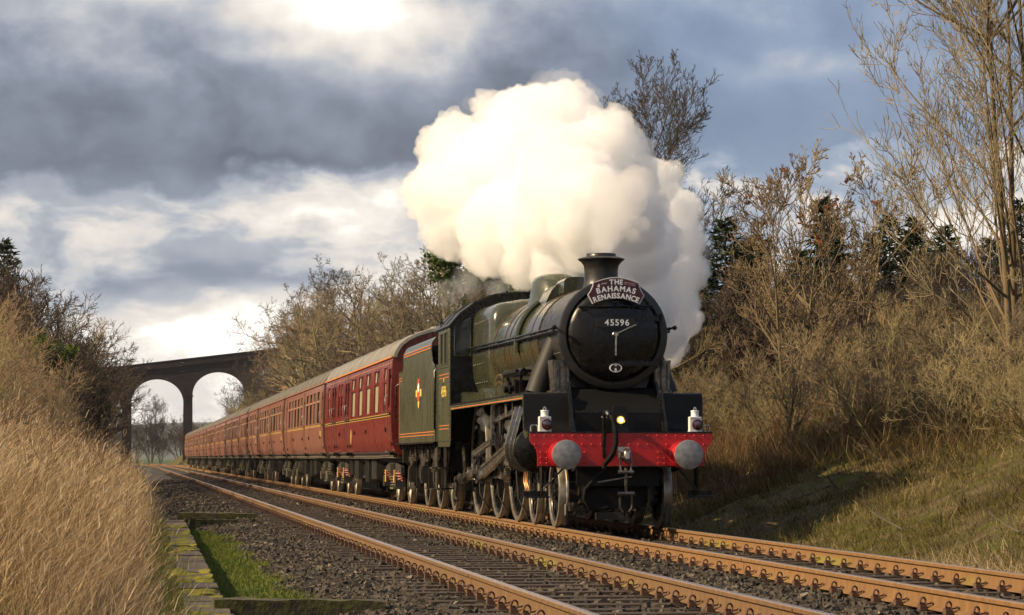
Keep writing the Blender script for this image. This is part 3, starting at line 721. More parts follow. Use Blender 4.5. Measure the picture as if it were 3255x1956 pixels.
    # --- running plates, valance, splashers
    for s_ in (-1, 1):
        h = MB(); prof = [(9.95, 1.94), (1.06, 1.94), (.99, 1.92), (.965, 1.86), (.955, 1.55), (.93, 1.46), (.86, 1.395), (.74, 1.372), (.36, 1.368), (.36, 1.352), (.75, 1.354), (.875, 1.378), (.95, 1.45), (.975, 1.55), (.985, 1.85), (1.01, 1.90), (1.07, 1.92), (9.95, 1.92)]
        a, c = (-1.31, -.64) if s_ < 0 else (.64, 1.31)
        h.prism(prof, 'X', a, c); rp = h.build('running_plate', 'plate_satin', L, smooth=50)
        v = MB(); v.prism([(9.93, 1.918), (1.04, 1.918), (1.0, 1.88), (1.0, 1.842), (9.86, 1.842), (9.86, 1.40), (9.90, 1.28), (10.0, 1.20), (11.75, 1.20), (11.75, 1.26), (10.03, 1.26), (9.97, 1.32), (9.945, 1.42)], 'X', s_ * 1.296, s_ * 1.284)
        va = v.build('valance', 'side_green', rp)
        o = MB(); o.box(s_ * 1.299, s_ * 1.295, 1.05, 9.85, 1.856, 1.868); o.build('lining_band', 'lining_orange', va)
        v = MB(); v.prism([(.972, 1.90), (.96, 1.6), (.94, 1.47), (.87, 1.40), (.74, 1.376), (.55, 1.374), (.55, 1.30), (.74, 1.27), (.92, 1.32), (1.0, 1.45), (1.03, 1.6), (1.04, 1.90)], 'X', s_ * 1.314, s_ * 1.300); v.build('front_valance', 'loco_green', rp)
        for Y in (4.98, 7.22, 9.66):
            sp = MB(); hw = .66 if Y < 9 else .66
            top = [(Y + 1.13 * math.cos(a), 1.03 + 1.13 * math.sin(a)) for a in np.linspace(math.asin(.905 / 1.13), math.pi - math.asin(.905 / 1.13), 15)]
            if Y > 9: top = [p for p in top if p[0] < 9.94] + [];
            poly = top + [(top[-1][0], 1.942), (top[0][0], 1.942)] if Y < 9 else [(9.94, 1.942)] + [(9.94, 2.13)] + top + [(top[-1][0], 1.942)]
            sp.prism(poly, 'X', s_ * .86, s_ * 1.10); so = sp.build('splasher', 'loco_green', rp)
            if Y == 4.98 and s_ < 0:
                npl = MB(); po = [(Y + rr * math.cos(a), 1.03 + rr * math.sin(a)) for rr, aa in ((1.30, np.linspace(R(70), R(110), 11)), (1.16, np.linspace(R(110), R(70), 11))) for a in aa]
                npl.prism(po, 'X', -1.115, -1.10); npo = npl.build('name_plate', 'brass', so)
                for i, ch in enumerate('BAHAMAS'):
                    a = R(90 + 15 - i * 5.0); mm = Matrix.Translation((-1.118, Y + 1.20 * math.cos(a), 1.03 + 1.20 * math.sin(a))) @ Matrix.Rotation(R(-90), 4, 'Z') @ Matrix.Rotation(R(90), 4, 'X')
                    # letters fan round the arc, first letter towards the cab
                    letters(ch, .10, lambda s, mm=mm: mm, 'plate_black', npo)
        # steam pipe casing
        h = MB(); h.tube([(s_ * .60, 1.95, 2.85), (s_ * .70, 1.95, 2.66), (s_ * .90, 1.93, 2.14), (s_ * .965, 1.92, 1.935)], [.15, .155, .175, .185], 20); h.build('steam_pipe', 'pipe_satin', L)
        # lubricators
        for Y, k in ((3.55, 1.0), (4.15, .8)):
            h = MB(); h.box(s_ * .98 - .10, s_ * .98 + .10, Y - .14 * k, Y + .2 * k, 1.94, 2.16); h.box(s_ * .98 - .115, s_ * .98 + .115, Y - .155 * k, Y + .215 * k, 2.16, 2.19); h.cyl((s_ * 1.08, Y, 2.06), (s_ * 1.15, Y, 2.06), .05)
            for q in (-.07, 0, .07): h.cyl((s_ * .98 + q, Y + .1, 1.99), (s_ * .98 + q, Y + .29, 1.97), .012, n=6)
            h.build('lubricator', 'loco_black', L)
        h = MB(); h.tube([(s_ * .90, 6.6, 2.02), (s_ * .92, 3.8, 2.0), (s_ * .92, 2.4, 2.02), (s_ * .8, 2.2, 2.2)], .018, 6); h.tube([(s_ * .88, 3.9, 2.28), (s_ * .90, 2.6, 2.25), (s_ * .8, 2.3, 2.4)], .014, 6); h.build('oil_pipe', 'copper', L)
    h = MB(); h.box(-1.10, -.86, 3.2, 4.9, 2.30, 2.345); h.box(-1.02, -.98, 3.3, 3.36, 1.94, 2.30); h.box(-1.02, -.98, 4.7, 4.76, 1.94, 2.30); h.cyl((-1.0, 3.0, 2.30), (-1.0, 5.0, 2.32), .06, n=14); h.build('ejector_pipe', 'loco_black', L)
    # --- front: saddle, frame plates, centre casing
    h = MB(); h.prism([(-.50, 1.9), (-.70, 2.42), (.70, 2.42), (.50, 1.9)], 'Y', 1.30, 2.6); h.build('saddle', 'smokebox_black', L)
    for s_ in (-1, 1):
        h = MB(); h.prism([(.42, 1.37), (.50, 1.37), (1.0, 2.10), (1.9, 2.10), (1.9, .95), (.42, .95)], 'X', s_ * .655, s_ * .625); h.build('frame_plate', 'loco_black', L)
        h = MB(); h.prism([(.40, 1.375), (.50, 1.375), (.86, 1.93), (.78, 1.96)], 'X', s_ * .69, s_ * .66); h.build('frame_stay', 'loco_black', L)
        h = MB(); h.prism([(-.10, 0), (.10, 0), (.13, .42), (-.13, .42)], 'Y', 1.35, 1.75); h.box(-.13, .13, 1.33, 1.77, .42, .46); h.box(-.14, .14, 1.3, 1.8, -.02, .02)
        for q in (-.09, 0, .09): h.box(q - .015, q + .015, 1.30, 1.36, 0, .42)
        h.build('valve_bracket', 'oily_steel', L, (s_ * .74, -.25, 1.955))
    h = MB(); h.prism([(1.25, 2.02), (1.0, 1.98), (.72, 1.70), (.64, 1.655), (.60, 1.645), (.60, 1.37), (1.25, 1.37)], 'X', -.622, .622); cc = h.build('inside_cylinder_casing', 'plate_satin', L)
    h = MB(); h.cyl((-.62, .62, 1.645), (.62, .62, 1.645), .022); h.build('casing_beading', 'loco_black', cc)
    h = MB(); h.box(-1.30, 1.30, .355, .66, 1.345, 1.363); h.box(-.62, .62, .66, .95, 1.345, 1.363); h.build('front_platform', 'loco_black', L)
    # --- buffer beam
    bp = [(-1.315, 1.352), (1.315, 1.352), (1.315, 1.245)] + [(1.215 + .10 * math.cos(a), 1.14 + .10 * math.sin(a) * 1) for a in []] + [(1.295, 1.205), (1.25, 1.165), (1.215, 1.11), (1.205, 1.05), (1.20, .885), (-1.20, .885), (-1.205, 1.05), (-1.215, 1.11), (-1.25, 1.165), (-1.295, 1.205), (-1.315, 1.245)]
    h = MB(); h.prism(bp, 'Y', .34, .372); beam = h.build('buffer_beam', 'beam_red', L, smooth=25)
    h = MB(); h.box(-1.32, 1.32, .335, .42, 1.353, 1.372); h.box(-1.20, 1.20, .36, .42, .868, .884); h.build('beam_angle', 'loco_black', beam)
    h = MB()
    for x in np.arange(-1.24, 1.25, .135):
        h.ball((x, .338, 1.315), .0125, 5)
        if abs(abs(x) - .87) > .2: h.ball((x, .338, 1.19), .0125, 5)
    for x in (-1.16, -1.07, -.62, -.53, .53, .62, 1.07, 1.16):
        for z in (.925, 1.00, 1.08): h.ball((x, .338, z), .0125, 5)
    tag(h.build('rivet_row', 'beam_red', beam), kind='stuff')
    for s_ in (-1, 1):
        bx = s_ * .868
        h = MB(); h.lathe([(.19, .0), (.19, -.03), (.155, -.04), (.148, -.20), (.135, -.25), (.105, -.26)], (0, 0, 0), 'Y', 32); bu = h.build('buffer', 'beam_red', L, (bx, .34, 1.045))
        h = MB(); h.lathe([(.095, -.20), (.095, -.49), (.12, -.50)], (0, 0, 0), 'Y', 24); h.build('buffer_shank', 'oily_steel', bu)
        h = MB(); h.lathe([(.10, -.485), (.20, -.500), (.2075, -.508), (.205, -.520), (.15, -.534), (.07, -.543), (0, -.545)], (0, 0, 0), 'Y', 48); h.build('buffer_head', 'buffer_steel', bu)
        # steps
        h = MB(); h.prism([(.40, .885), (.62, .885), (.58, .46), (.46, .46)], 'X', s_ * 1.13, s_ * 1.105); st = h.build('step_hanger', 'loco_black', L)
        h = MB(); h.box(min(s_ * 1.02, s_ * 1.36), max(s_ * 1.02, s_ * 1.36), .38, .64, .435, .46); h.box(min(s_ * 1.02, s_ * 1.36), max(s_ * 1.02, s_ * 1.36), .62, .645, .46, .53); h.build('step_board', 'loco_black', st)
        h = MB(); h.tube([(s_ * 1.10, .45, .56), (s_ * .80, .40, .88)], .014, 6); h.build('step_stay', 'loco_black', st)
        h = MB(); pts = [(.05, 1.365), (.05, 1.44), (.035, 1.46), (-.035, 1.46), (-.05, 1.44), (-.05, 1.365)]
        h.tube([(s_ * 1.24 + x, .42, z) for x, z in pts], .010, 6); h.build('lamp_iron', 'steel', L)
    # draw hook and screw coupling
    h = MB(); h.cbox((.02, .31, 1.075), (.16, .05, .16)); h.tube([(.02, .34, 1.075), (.02, .16, 1.075), (.02, .08, 1.09), (.02, .02, 1.06), (.02, .01, 1.00), (.02, .05, .965), (.02, .10, .985)], [.035, .038, .045, .05, .045, .032, .018], 10)
    h.cyl((-.06, .18, 1.09), (.10, .18, 1.09), .028); hk = h.build('draw_hook', 'steel', L)
    h = MB()
    for q in (-.085, .085): h.tube([(.02 + q * .9, .16, 1.07), (.02 + q, .12, .93), (.02 + q * .8, .10, .80)], .017, 8)
    h.cyl((-.09, .10, .80), (.13, .10, .80), .028); h.tube([(.02, .10, .86), (.02, .10, .50)], .022, 8)
    h.cyl((-.10, .10, .50), (.14, .10, .50), .03); h.tube([(.10, .09, .735), (.0, .07, .72), (-.40, .02, .655)], [.012, .012, .016], 6)
    for q in (-.085, .085): h.tube([(.02 + q, .10, .50), (.02 + q, .11, .30), (.02 + q * .5, .12, .24)], .016, 8)
    h.build('screw_coupling', 'oily_steel', hk)
    # vacuum pipe and hose
    h = MB(); h.tube([(-.25, .36, 1.0), (-.25, .33, 1.40), (-.25, .31, 1.60), (-.24, .27, 1.655), (-.22, .21, 1.645)], .032, 12); h.cyl((-.222, .225, 1.648), (-.19, .12, 1.60), .042); vp = h.build('vacuum_standpipe', 'loco_black', L)
    h = MB(); P_ = [(-.20, .16, 1.625), (-.165, .08, 1.55), (-.135, .05, 1.40), (-.13, .05, 1.22), (-.16, .07, 1.08), (-.215, .13, .98), (-.245, .22, .93), (-.24, .30, .92)]
    pp = []
    for i in range(len(P_) - 1):
        for t in np.linspace(0, 1, 8)[:-1]: pp.append(tuple(np.array(P_[i]) * (1 - t) + np.array(P_[i + 1]) * t))
    h.tube(pp, [.034 + .003 * (k % 2) for k in range(len(pp))], 12); h.build('vacuum_hose', 'rubber', vp)
    h = MB(); h.cyl((-.25, .33, 1.565), (-.25, .33, 1.59), .045); h.cyl((-.215, .20, 1.625), (-.19, .14, 1.60), .05); h.build('hose_clip', 'steel', vp)
    h = MB(); h.tube([(-.26, .34, .90), (-.27, .25, .82), (-.42, .15, .70), (-.56, .10, .56), (-.58, .10, .42), (-.50, .12, .30), (-.34, .16, .27), (-.22, .22, .30)], .027, 10); h.build('steam_heat_hose', 'rubber', L)
    # electric head lamp
    h = MB(); h.box(-.10, .11, .43, .56, 1.372, 1.70); h.prism([(-.10, 1.70), (.11, 1.70), (.085, 1.735), (-.075, 1.735)], 'Y', .43, .56); h.lathe([(.066, .43), (.070, .40), (.062, .395), (.055, .41), (.055, .43)], (.005, 0, 1.54), 'Y', 24); el = h.build('electric_lamp', 'loco_black', L)
    h = MB(); h.lathe([(0, .405), (.030, .407)], (.005, 0, 1.54), 'Y', 20); h.build('lamp_lens', 'lamp_lit', el); h = MB(); h.lathe([(.030, .425), (.045, .412), (.060, .400)], (.005, 0, 1.54), 'Y', 24); h.build('lamp_reflector', 'brass', el)
    # --- main frames and things between the wheels
    for s_ in (-1, 1):
        h = MB(); h.prism([(.37, 1.33), (.37, .90), (.9, .80), (1.5, 1.08), (3.2, 1.05), (3.9, .62), (10.6, .60), (11.7, .85), (11.7, 1.33)], 'X', s_ * .62, s_ * .59); h.build('main_frame', 'chassis_black', L)
        h = MB(); h.prism([(.75, .62), (3.75, .62), (3.75, .36), (3.3, .34), (2.9, .22), (1.6, .22), (1.2, .34), (.75, .36)], 'X', s_ * .50, s_ * .46)
        h.prism([(1.0, .40), (.95, .40), (.72, .10), (.72, .05), (.78, .05)], 'X', s_ * .74, s_ * .70); h.build('bogie_frame', 'chassis_black', L)
        for Y in (1.25, 3.23): h = MB(); h.box(s_ * .46, s_ * .62, Y - .13, Y + .13, .36, .66); h.build('axlebox', 'chassis_black', L)
        h = MB(); h.tube([(s_ * .72, .82, .42), (s_ * .735, .74, .22), (s_ * .735, .70, .07)], .024, 6); h.build('guard_iron', 'chassis_black', L)
    h = MB()
    for q in ((-.6, .6, .62, .66, .60, 1.32), (-.46, .46, .9, 1.0, .28, .58), (-.46, .46, 2.0, 2.6, .30, .75), (-.58, .58, 3.5, 3.6, .5, 1.6), (-.58, .58, 5.9, 6.2, .5, 1.7), (-.58, .58, 8.3, 8.5, .5, 1.9), (-.55, .55, 9.9, 11.5, .75, 1.3)):
        MB().box(*q).build('frame_stretcher', 'plate_satin', L)
    h = MB(); h.box(-.62, .62, 7.9, 9.9, .9, 1.95); h.box(-.5, .5, 8.4, 9.9, .45, .95); h.build('ash_pan', 'chassis_black', L)
    h = MB(); h.box(-.30, .10, .70, .84, .12, .22); h.tube([(-.62, .72, .16), (-.60, .66, .24), (-.4, .62, .26), (-.1, .62, .25)], .018, 6); h.build('warning_receiver', 'chassis_black', L)
    h = MB()
    for Y, r in ((1.25, .075), (3.23, .075), (4.98, .1), (7.22, .1), (9.66, .1)): MB().cyl((-.7, Y, .5 if r < .09 else 1.03), (.7, Y, .5 if r < .09 else 1.03), r).build('axle', 'oily_steel', L)
    # --- wheels
    for s_ in (-1, 1):
        for Y in (1.25, 3.23): wheel('bogie', L, s_ * .825, Y, .5, 10, .13, rot=random.uniform(0, 1))
        for Y in (4.98, 7.22, 9.66): wheel('driver', L, s_ * .825, Y, 1.03, 21, .20, rot=.05, balance=True)
    # --- cylinders
    cz, vz, cr, vr = 1.13, 1.68, .345, .20
    for s_ in (-1, 1):
        cx, vx = s_ * .985, s_ * .955
        prof = [(cx + s_ * cr * math.cos(a), cz + cr * math.sin(a)) for a in np.linspace(-R(200), R(15), 22)] + [(vx + s_ * (vr + .03) * math.cos(a), vz + (vr + .03) * math.sin(a)) for a in np.linspace(R(10), R(170), 14)]
        h = MB(); h.prism(prof, 'Y', 1.86, 2.80); cyo = h.build('cylinder', 'loco_black', L)
        for Y in (1.86, 2.28, 2.78):
            h = MB(); h.tube([(x, Y, z) for x, z in prof], .010, 6, closed=True); h.build('casing_band', 'lining_orange' if Y == 1.86 and False else 'oily_steel', cyo)
        h = MB(); h.lathe([(0, 1.78), (.20, 1.78), (.23, 1.80), (.31, 1.81), (.335, 1.83), (.335, 1.862)], (cx, 0, cz), 'Y', 40); h.cyl((cx, 1.70, cz), (cx, 1.79, cz), .055); cv = h.build('cylinder_cover', 'loco_black', cyo)
        h = MB(); h.lathe([(0, 1.74), (.10, 1.745), (.15, 1.77), (.19, 1.80), (.195, 1.862)], (vx, 0, vz), 'Y', 32); h.build('valve_cover', 'loco_black', cyo)
        h = MB()
        for Y in (1.95, 2.1, 2.25): h.tube([(cx + s_ * .12, Y, cz - .33), (cx + s_ * .13, Y, cz - .48), (cx + s_ * .11, Y - .12, cz - .62), (cx + s_ * .08, Y - .3, cz - .66)], .0075, 6)
        h.build('drain_cock_pipe', 'copper', cyo)
        # slide bars, crosshead, rods
        rx = s_ * 1.02
        h = MB(); h.box(rx - .045, rx + .045, 2.8, 4.75, cz + .17, cz + .25); h.build('slide_bar', 'steel', L)
        h = MB(); h.box(rx - .05, rx + .05, 2.8, 4.75, cz - .25, cz - .19); h.build('slide_bar', 'steel', L)
        h = MB(); h.box(rx - .08, rx + .08, 3.75, 4.15, cz - .19, cz + .17); h.cyl((rx, 2.8, cz), (rx, 3.8, cz), .035); h.cyl((rx - .1, 3.95, cz), (rx + .11, 3.95, cz), .06); ch = h.build('crosshead', 'steel', L)
        crk = Vector((0, -.13, -.30)); px, pz = s_ * 1.10, 1.03 + crk.z
        def rod(p, q, hgt0, hgt1, th, name, mt, flute=True, end=(.10, .13)):
            h = MB(); p = Vector(p); q = Vector(q); dv = (q - p); Ln = dv.length; ang = math.atan2(dv.z, dv.y); mm = Matrix.Translation(p) @ Matrix.Rotation(ang, 4, 'X')
            def pr(poly, x0, x1): h.add([mm @ Vector((x, y, z)) for x in (x0, x1) for y, z in poly], [tuple(range(len(poly))), tuple(range(2 * len(poly) - 1, len(poly) - 1, -1))] + [(i, (i + 1) % len(poly), len(poly) + (i + 1) % len(poly), len(poly) + i) for i in range(len(poly))])
            pr([(0, -hgt0 * .6), (Ln, -hgt1 * .6), (Ln, hgt1 * .6), (0, hgt0 * .6)], -th * .3, th * .3)
            pr([(0, hgt0 * .55), (Ln, hgt1 * .55), (Ln, hgt1), (0, hgt0)], -th, th); pr([(0, -hgt0), (Ln, -hgt1), (Ln, -hgt1 * .55), (0, -hgt0 * .55)], -th, th)
            for t, e in ((0, end[0]), (Ln, end[1])): c = mm @ Vector((0, t, 0)); h.cyl((c.x - th * 1.35, c.y, c.z), (c.x + th * 1.35, c.y, c.z), e, n=20)
            return h.build(name, mt, L)
        big = (px, 7.22 + crk.y, pz)
        rod((s_ * 1.13, 3.95, cz), (s_ * 1.13, big[1], pz), .075, .11, .032, 'connecting_rod', 'steel', end=(.10, .15))
        h = MB(); h.cbox((s_ * 1.14, big[1] + .0, pz), (.12, .26, .30)); h.cyl((s_ * 1.05, big[1], pz), (s_ * 1.27, big[1], pz), .075, n=18); h.build('big_end', 'oily_steel', L)
        rod((s_ * 1.0, 4.98 + crk.y, pz), (s_ * 1.0, big[1], pz), .06, .06, .028, 'coupling_rod', 'steel', end=(.115, .12))
        rod((s_ * 1.0, big[1], pz), (s_ * 1.0, 9.66 + crk.y, pz), .06, .06, .028, 'coupling_rod', 'steel', end=(.12, .115))
        for yy in (9.66, 4.98): MB().cyl((s_ * 1.02, yy + crk.y, pz), (s_ * 1.10, yy + crk.y, pz), .07, n=18).build('crank_pin', 'steel', L)
        # valve gear
        rc = (s_ * 1.22, big[1] + .12, pz + .33)
        rod((s_ * 1.22, big[1], pz), rc, .045, .035, .025, 'return_crank', 'steel', end=(.06, .05))
        rod((s_ * 1.22, 5.05, 1.27), rc, .045, .05, .022, 'eccentric_rod', 'steel', end=(.055, .06))
        h = MB(); h.prism([(5.00, 1.20), (5.10, 1.20), (5.18, 1.45), (5.16, 1.75), (5.08, 1.88), (4.98, 1.88), (5.06, 1.72), (5.08, 1.46)], 'X', s_ * 1.16, s_ * 1.22); h.build('expansion_link', 'steel', L)
        h = MB(); h.prism([(4.86, 1.84), (5.5, 1.84), (5.42, 1.60), (5.25, 1.36), (4.98, 1.36), (4.90, 1.55)], 'X', s_ * 1.06, s_ * 1.02); h.box(min(s_ * .62, s_ * 1.06), max(s_ * .62, s_ * 1.06), 4.98, 5.12, 1.25, 1.84); h.build('motion_bracket', 'chassis_black', L)
        rod((s_ * 1.14, 3.15, 1.70), (s_ * 1.18, 5.1, 1.60), .035, .035, .018, 'radius_rod', 'steel', end=(.045, .05))
        rod((s_ * 1.14, 3.15, 1.74), (s_ * 1.14, 3.55, .90), .03, .03, .016, 'combination_lever', 'steel', end=(.045, .04))
        rod((s_ * 1.14, 3.55, .90), (s_ * 1.12, 4.05, .93), .028, .028, .014, 'union_link', 'steel', end=(.04, .04))
        h = MB(); h.cyl((vx, 2.8, vz), (vx, 3.45, vz), .03); h.box(vx - .07, vx + .07, 3.05, 3.3, vz - .07, vz + .07); h.build('valve_spindle', 'steel', L)
        h = MB(); h.box(min(s_ * .85, s_ * 1.2), max(s_ * .85, s_ * 1.2), 2.82, 2.9, 1.3, 1.85)
        for q in (1.35, 1.5, 1.62): h.cyl((s_ * 1.2, 2.86, q), (s_ * 1.25, 2.86, q), .02)
        h.tube([(s_ * 1.16, 3.0, 1.84), (s_ * 1.16, 3.05, 1.5), (s_ * 1.1, 3.1, 1.3)], .016, 6); h.tube([(s_ * 1.2, 3.5, 1.84), (s_ * 1.2, 3.5, 1.66)], .03, 6); h.build('gland_bracket', 'oily_steel', L)
        # brake gear, sanding pipes and injector under the cab
        for Y in (6.12, 8.42, 3.92):
            h = MB(); h.tube([(s_ * .72, Y + .02, 1.3), (s_ * .74, Y + .02, .8), (s_ * .72, Y, .35)], .03, 6); h.box(s_ * .72 - .06, s_ * .72 + .06, Y - .04, Y + .06, .6, .95); h.tube([(s_ * .95, Y + .25, .9), (s_ * .93, Y + .22, .4), (s_ * .8, Y + .15, .12)], .015, 6); h.build('brake_hanger', 'chassis_black', L)
        h = MB(); h.cyl((s_ * 1.0, 10.35, .62), (s_ * 1.0, 10.75, .62), .10); h.cyl((s_ * 1.15, 10.5, .62), (s_ * 1.0, 10.5, .62), .05); h.tube([(s_ * 1.0, 10.3, .62), (s_ * 1.0, 10.0, .7), (s_ * 1.05, 9.95, 1.2)], .04, 8); h.tube([(s_ * 1.0, 10.8, .62), (s_ * 1.0, 11.3, .5), (s_ * 1.0, 11.9, .5)], .04, 8)
        h.tube([(s_ * 1.1, 10.55, .62), (s_ * 1.12, 10.6, .3), (s_ * 1.1, 10.4, .25)], .03, 8); h.build('injector', 'oily_steel', L)
        h = MB(); h.prism([(11.1, 1.2), (11.6, 1.2), (11.55, .45), (11.15, .45)], 'X', s_ * 1.22, s_ * 1.20); h.box(min(s_ * 1.1, s_ * 1.32), max(s_ * 1.1, s_ * 1.32), 11.1, 11.6, .43, .46); h.box(min(s_ * 1.1, s_ * 1.32), max(s_ * 1.1, s_ * 1.32), 11.1, 11.6, .80, .83); h.build('cab_step', 'loco_black', L)
    return L

def headboard():
    t = tag(empty('headboard', (0, .72, 3.20)), 'maroon train headboard with white lettering below the chimney', 'headboard')
    H = lambda n, t_, m_, mb, y0, y1: mb
    top = [(-.335 + .67 * i / 12, 3.515 + .078 * math.sin(math.pi * i / 12)) for i in range(13)]
    bot = [(.345 - .69 * i / 12, 3.205 + .088 * math.sin(math.pi * i / 12)) for i in range(13)]
    outl = top + [(.345, 3.46), (.375, 3.39), (.415, 3.335)] + bot + [(-.415, 3.335), (-.375, 3.39), (-.345, 3.46)]
    c = (0, 3.385); org = (0, .72, 3.20)
    h = MB(); h.prism(outl, 'Y', .735, .752); bk = h.build('board_rim', 'letter_white', t, org=org, smooth=0)
    inn = [(c[0] + (x - c[0]) * .968, c[1] + (z - c[1]) * .945) for x, z in outl]
    h = MB(); h.prism(inn, 'Y', .727, .736); bf = h.build('board_face', 'board_maroon', t, org=org, smooth=0)
    h = MB(); h.box(-.03, .03, .753, .86, 3.28, 3.48); h.build('board_bracket', 'loco_black', t, org=org)
    def row(text, size, r, zc, gap, xs=1.0):
        # baseline on an arc that is highest in the middle
        letters(text, size, lambda s: Matrix.Translation((r * math.sin(s / r), .0045, zc - 3.20 - r + r * math.cos(s / r))) @ Matrix.Rotation(s / r, 4, 'Y') @ Matrix.Rotation(R(90), 4, 'X'), 'letter_white', t, gap=gap, xs=xs)
    row('THE', .098, 1.2, 3.490, .12); row('BAHAMAS', .108, .95, 3.392, .10); row('RENAISSANCE', .106, .80, 3.290, .05, .92)
    lg = MB(); lg.box(.115, .285, .722, .728, 3.475, 3.512); m_ = Matrix.Translation((0, 0, 0)); o = lg.build('sponsor_panel', 'board_pink', t, org=org); o.matrix_local = Matrix.Translation((.2, 0, .295)) @ Matrix.Rotation(R(10), 4, 'Y') @ Matrix.Translation((-.2, 0, -.295))
    letters('RAILWAY', .034, lambda s: Matrix.Translation((.20 + s * .985, -.0005, .284 - s * .17)) @ Matrix.Rotation(R(10), 4, 'Y') @ Matrix.Rotation(R(90), 4, 'X'), 'board_maroon', t, gap=.06)
    letters('LOTTERY', .017, lambda s: Matrix.Translation((-.17 + s * .985, .004, .293 + s * .17)) @ Matrix.Rotation(R(-10), 4, 'Y') @ Matrix.Rotation(R(90), 4, 'X'), 'letter_white', t, gap=.1)
    lg = MB()
    for x, z, dx, dz in ((-.262, 3.470, .004, .012), (-.252, 3.476, .004, .016), (-.242, 3.474, .004, .012), (-.268, 3.458, .004, .007)): lg.box(x - dx, x + dx, .722, .728, z - dz, z + dz)
    lg.box(-.27, -.236, .722, .728, 3.444, 3.462); lg.build('hand_logo', 'letter_white', t, org=org)
    return t

def tail_lamp(x, label):
    t = tag(empty('oil_lamp', (x, .44, 1.372)), label, 'lamp', 'white lamps on the buffer beam')
    h = MB(); h.box(-.082, .082, -.07, .07, 0, .195); h.box(-.088, .088, -.076, .076, .0, .012); h.prism([(-.088, .195), (.088, .195), (.07, .215), (-.07, .215)], 'Y', -.075, .075); h.build('lamp_body', 'white_paint', t)
    h = MB(); h.lathe([(.062, .21), (.055, .225), (.055, .285), (.062, .29), (.058, .302), (0, .306)], (0, 0, 0), 'Z', 20); h.build('lamp_chimney', 'white_paint', t)
    h = MB(); h.tube([(0, -.068, .215), (0, -.066, .31), (0, -.03, .345), (0, .03, .345), (0, .066, .31), (0, .068, .215)], .008, 6); h.v = [(y * .35 + x, x * 1.0 + y * .2, z) for x, y, z in h.v]; h.build('lamp_handle', 'white_paint', t)
    h = MB(); h.lathe([(.076, -.07), (.078, -.10), (.066, -.105), (.062, -.09)], (.02, 0, .10), 'Y', 24); rim = h.build('lens_rim', 'board_maroon', t)
    h = MB(); h.lathe([(.066, -.09), (.05, -.112), (.025, -.124), (0, -.128)], (.02, 0, .10), 'Y', 24); h.build('lens', 'lens_glass', t)
    return t

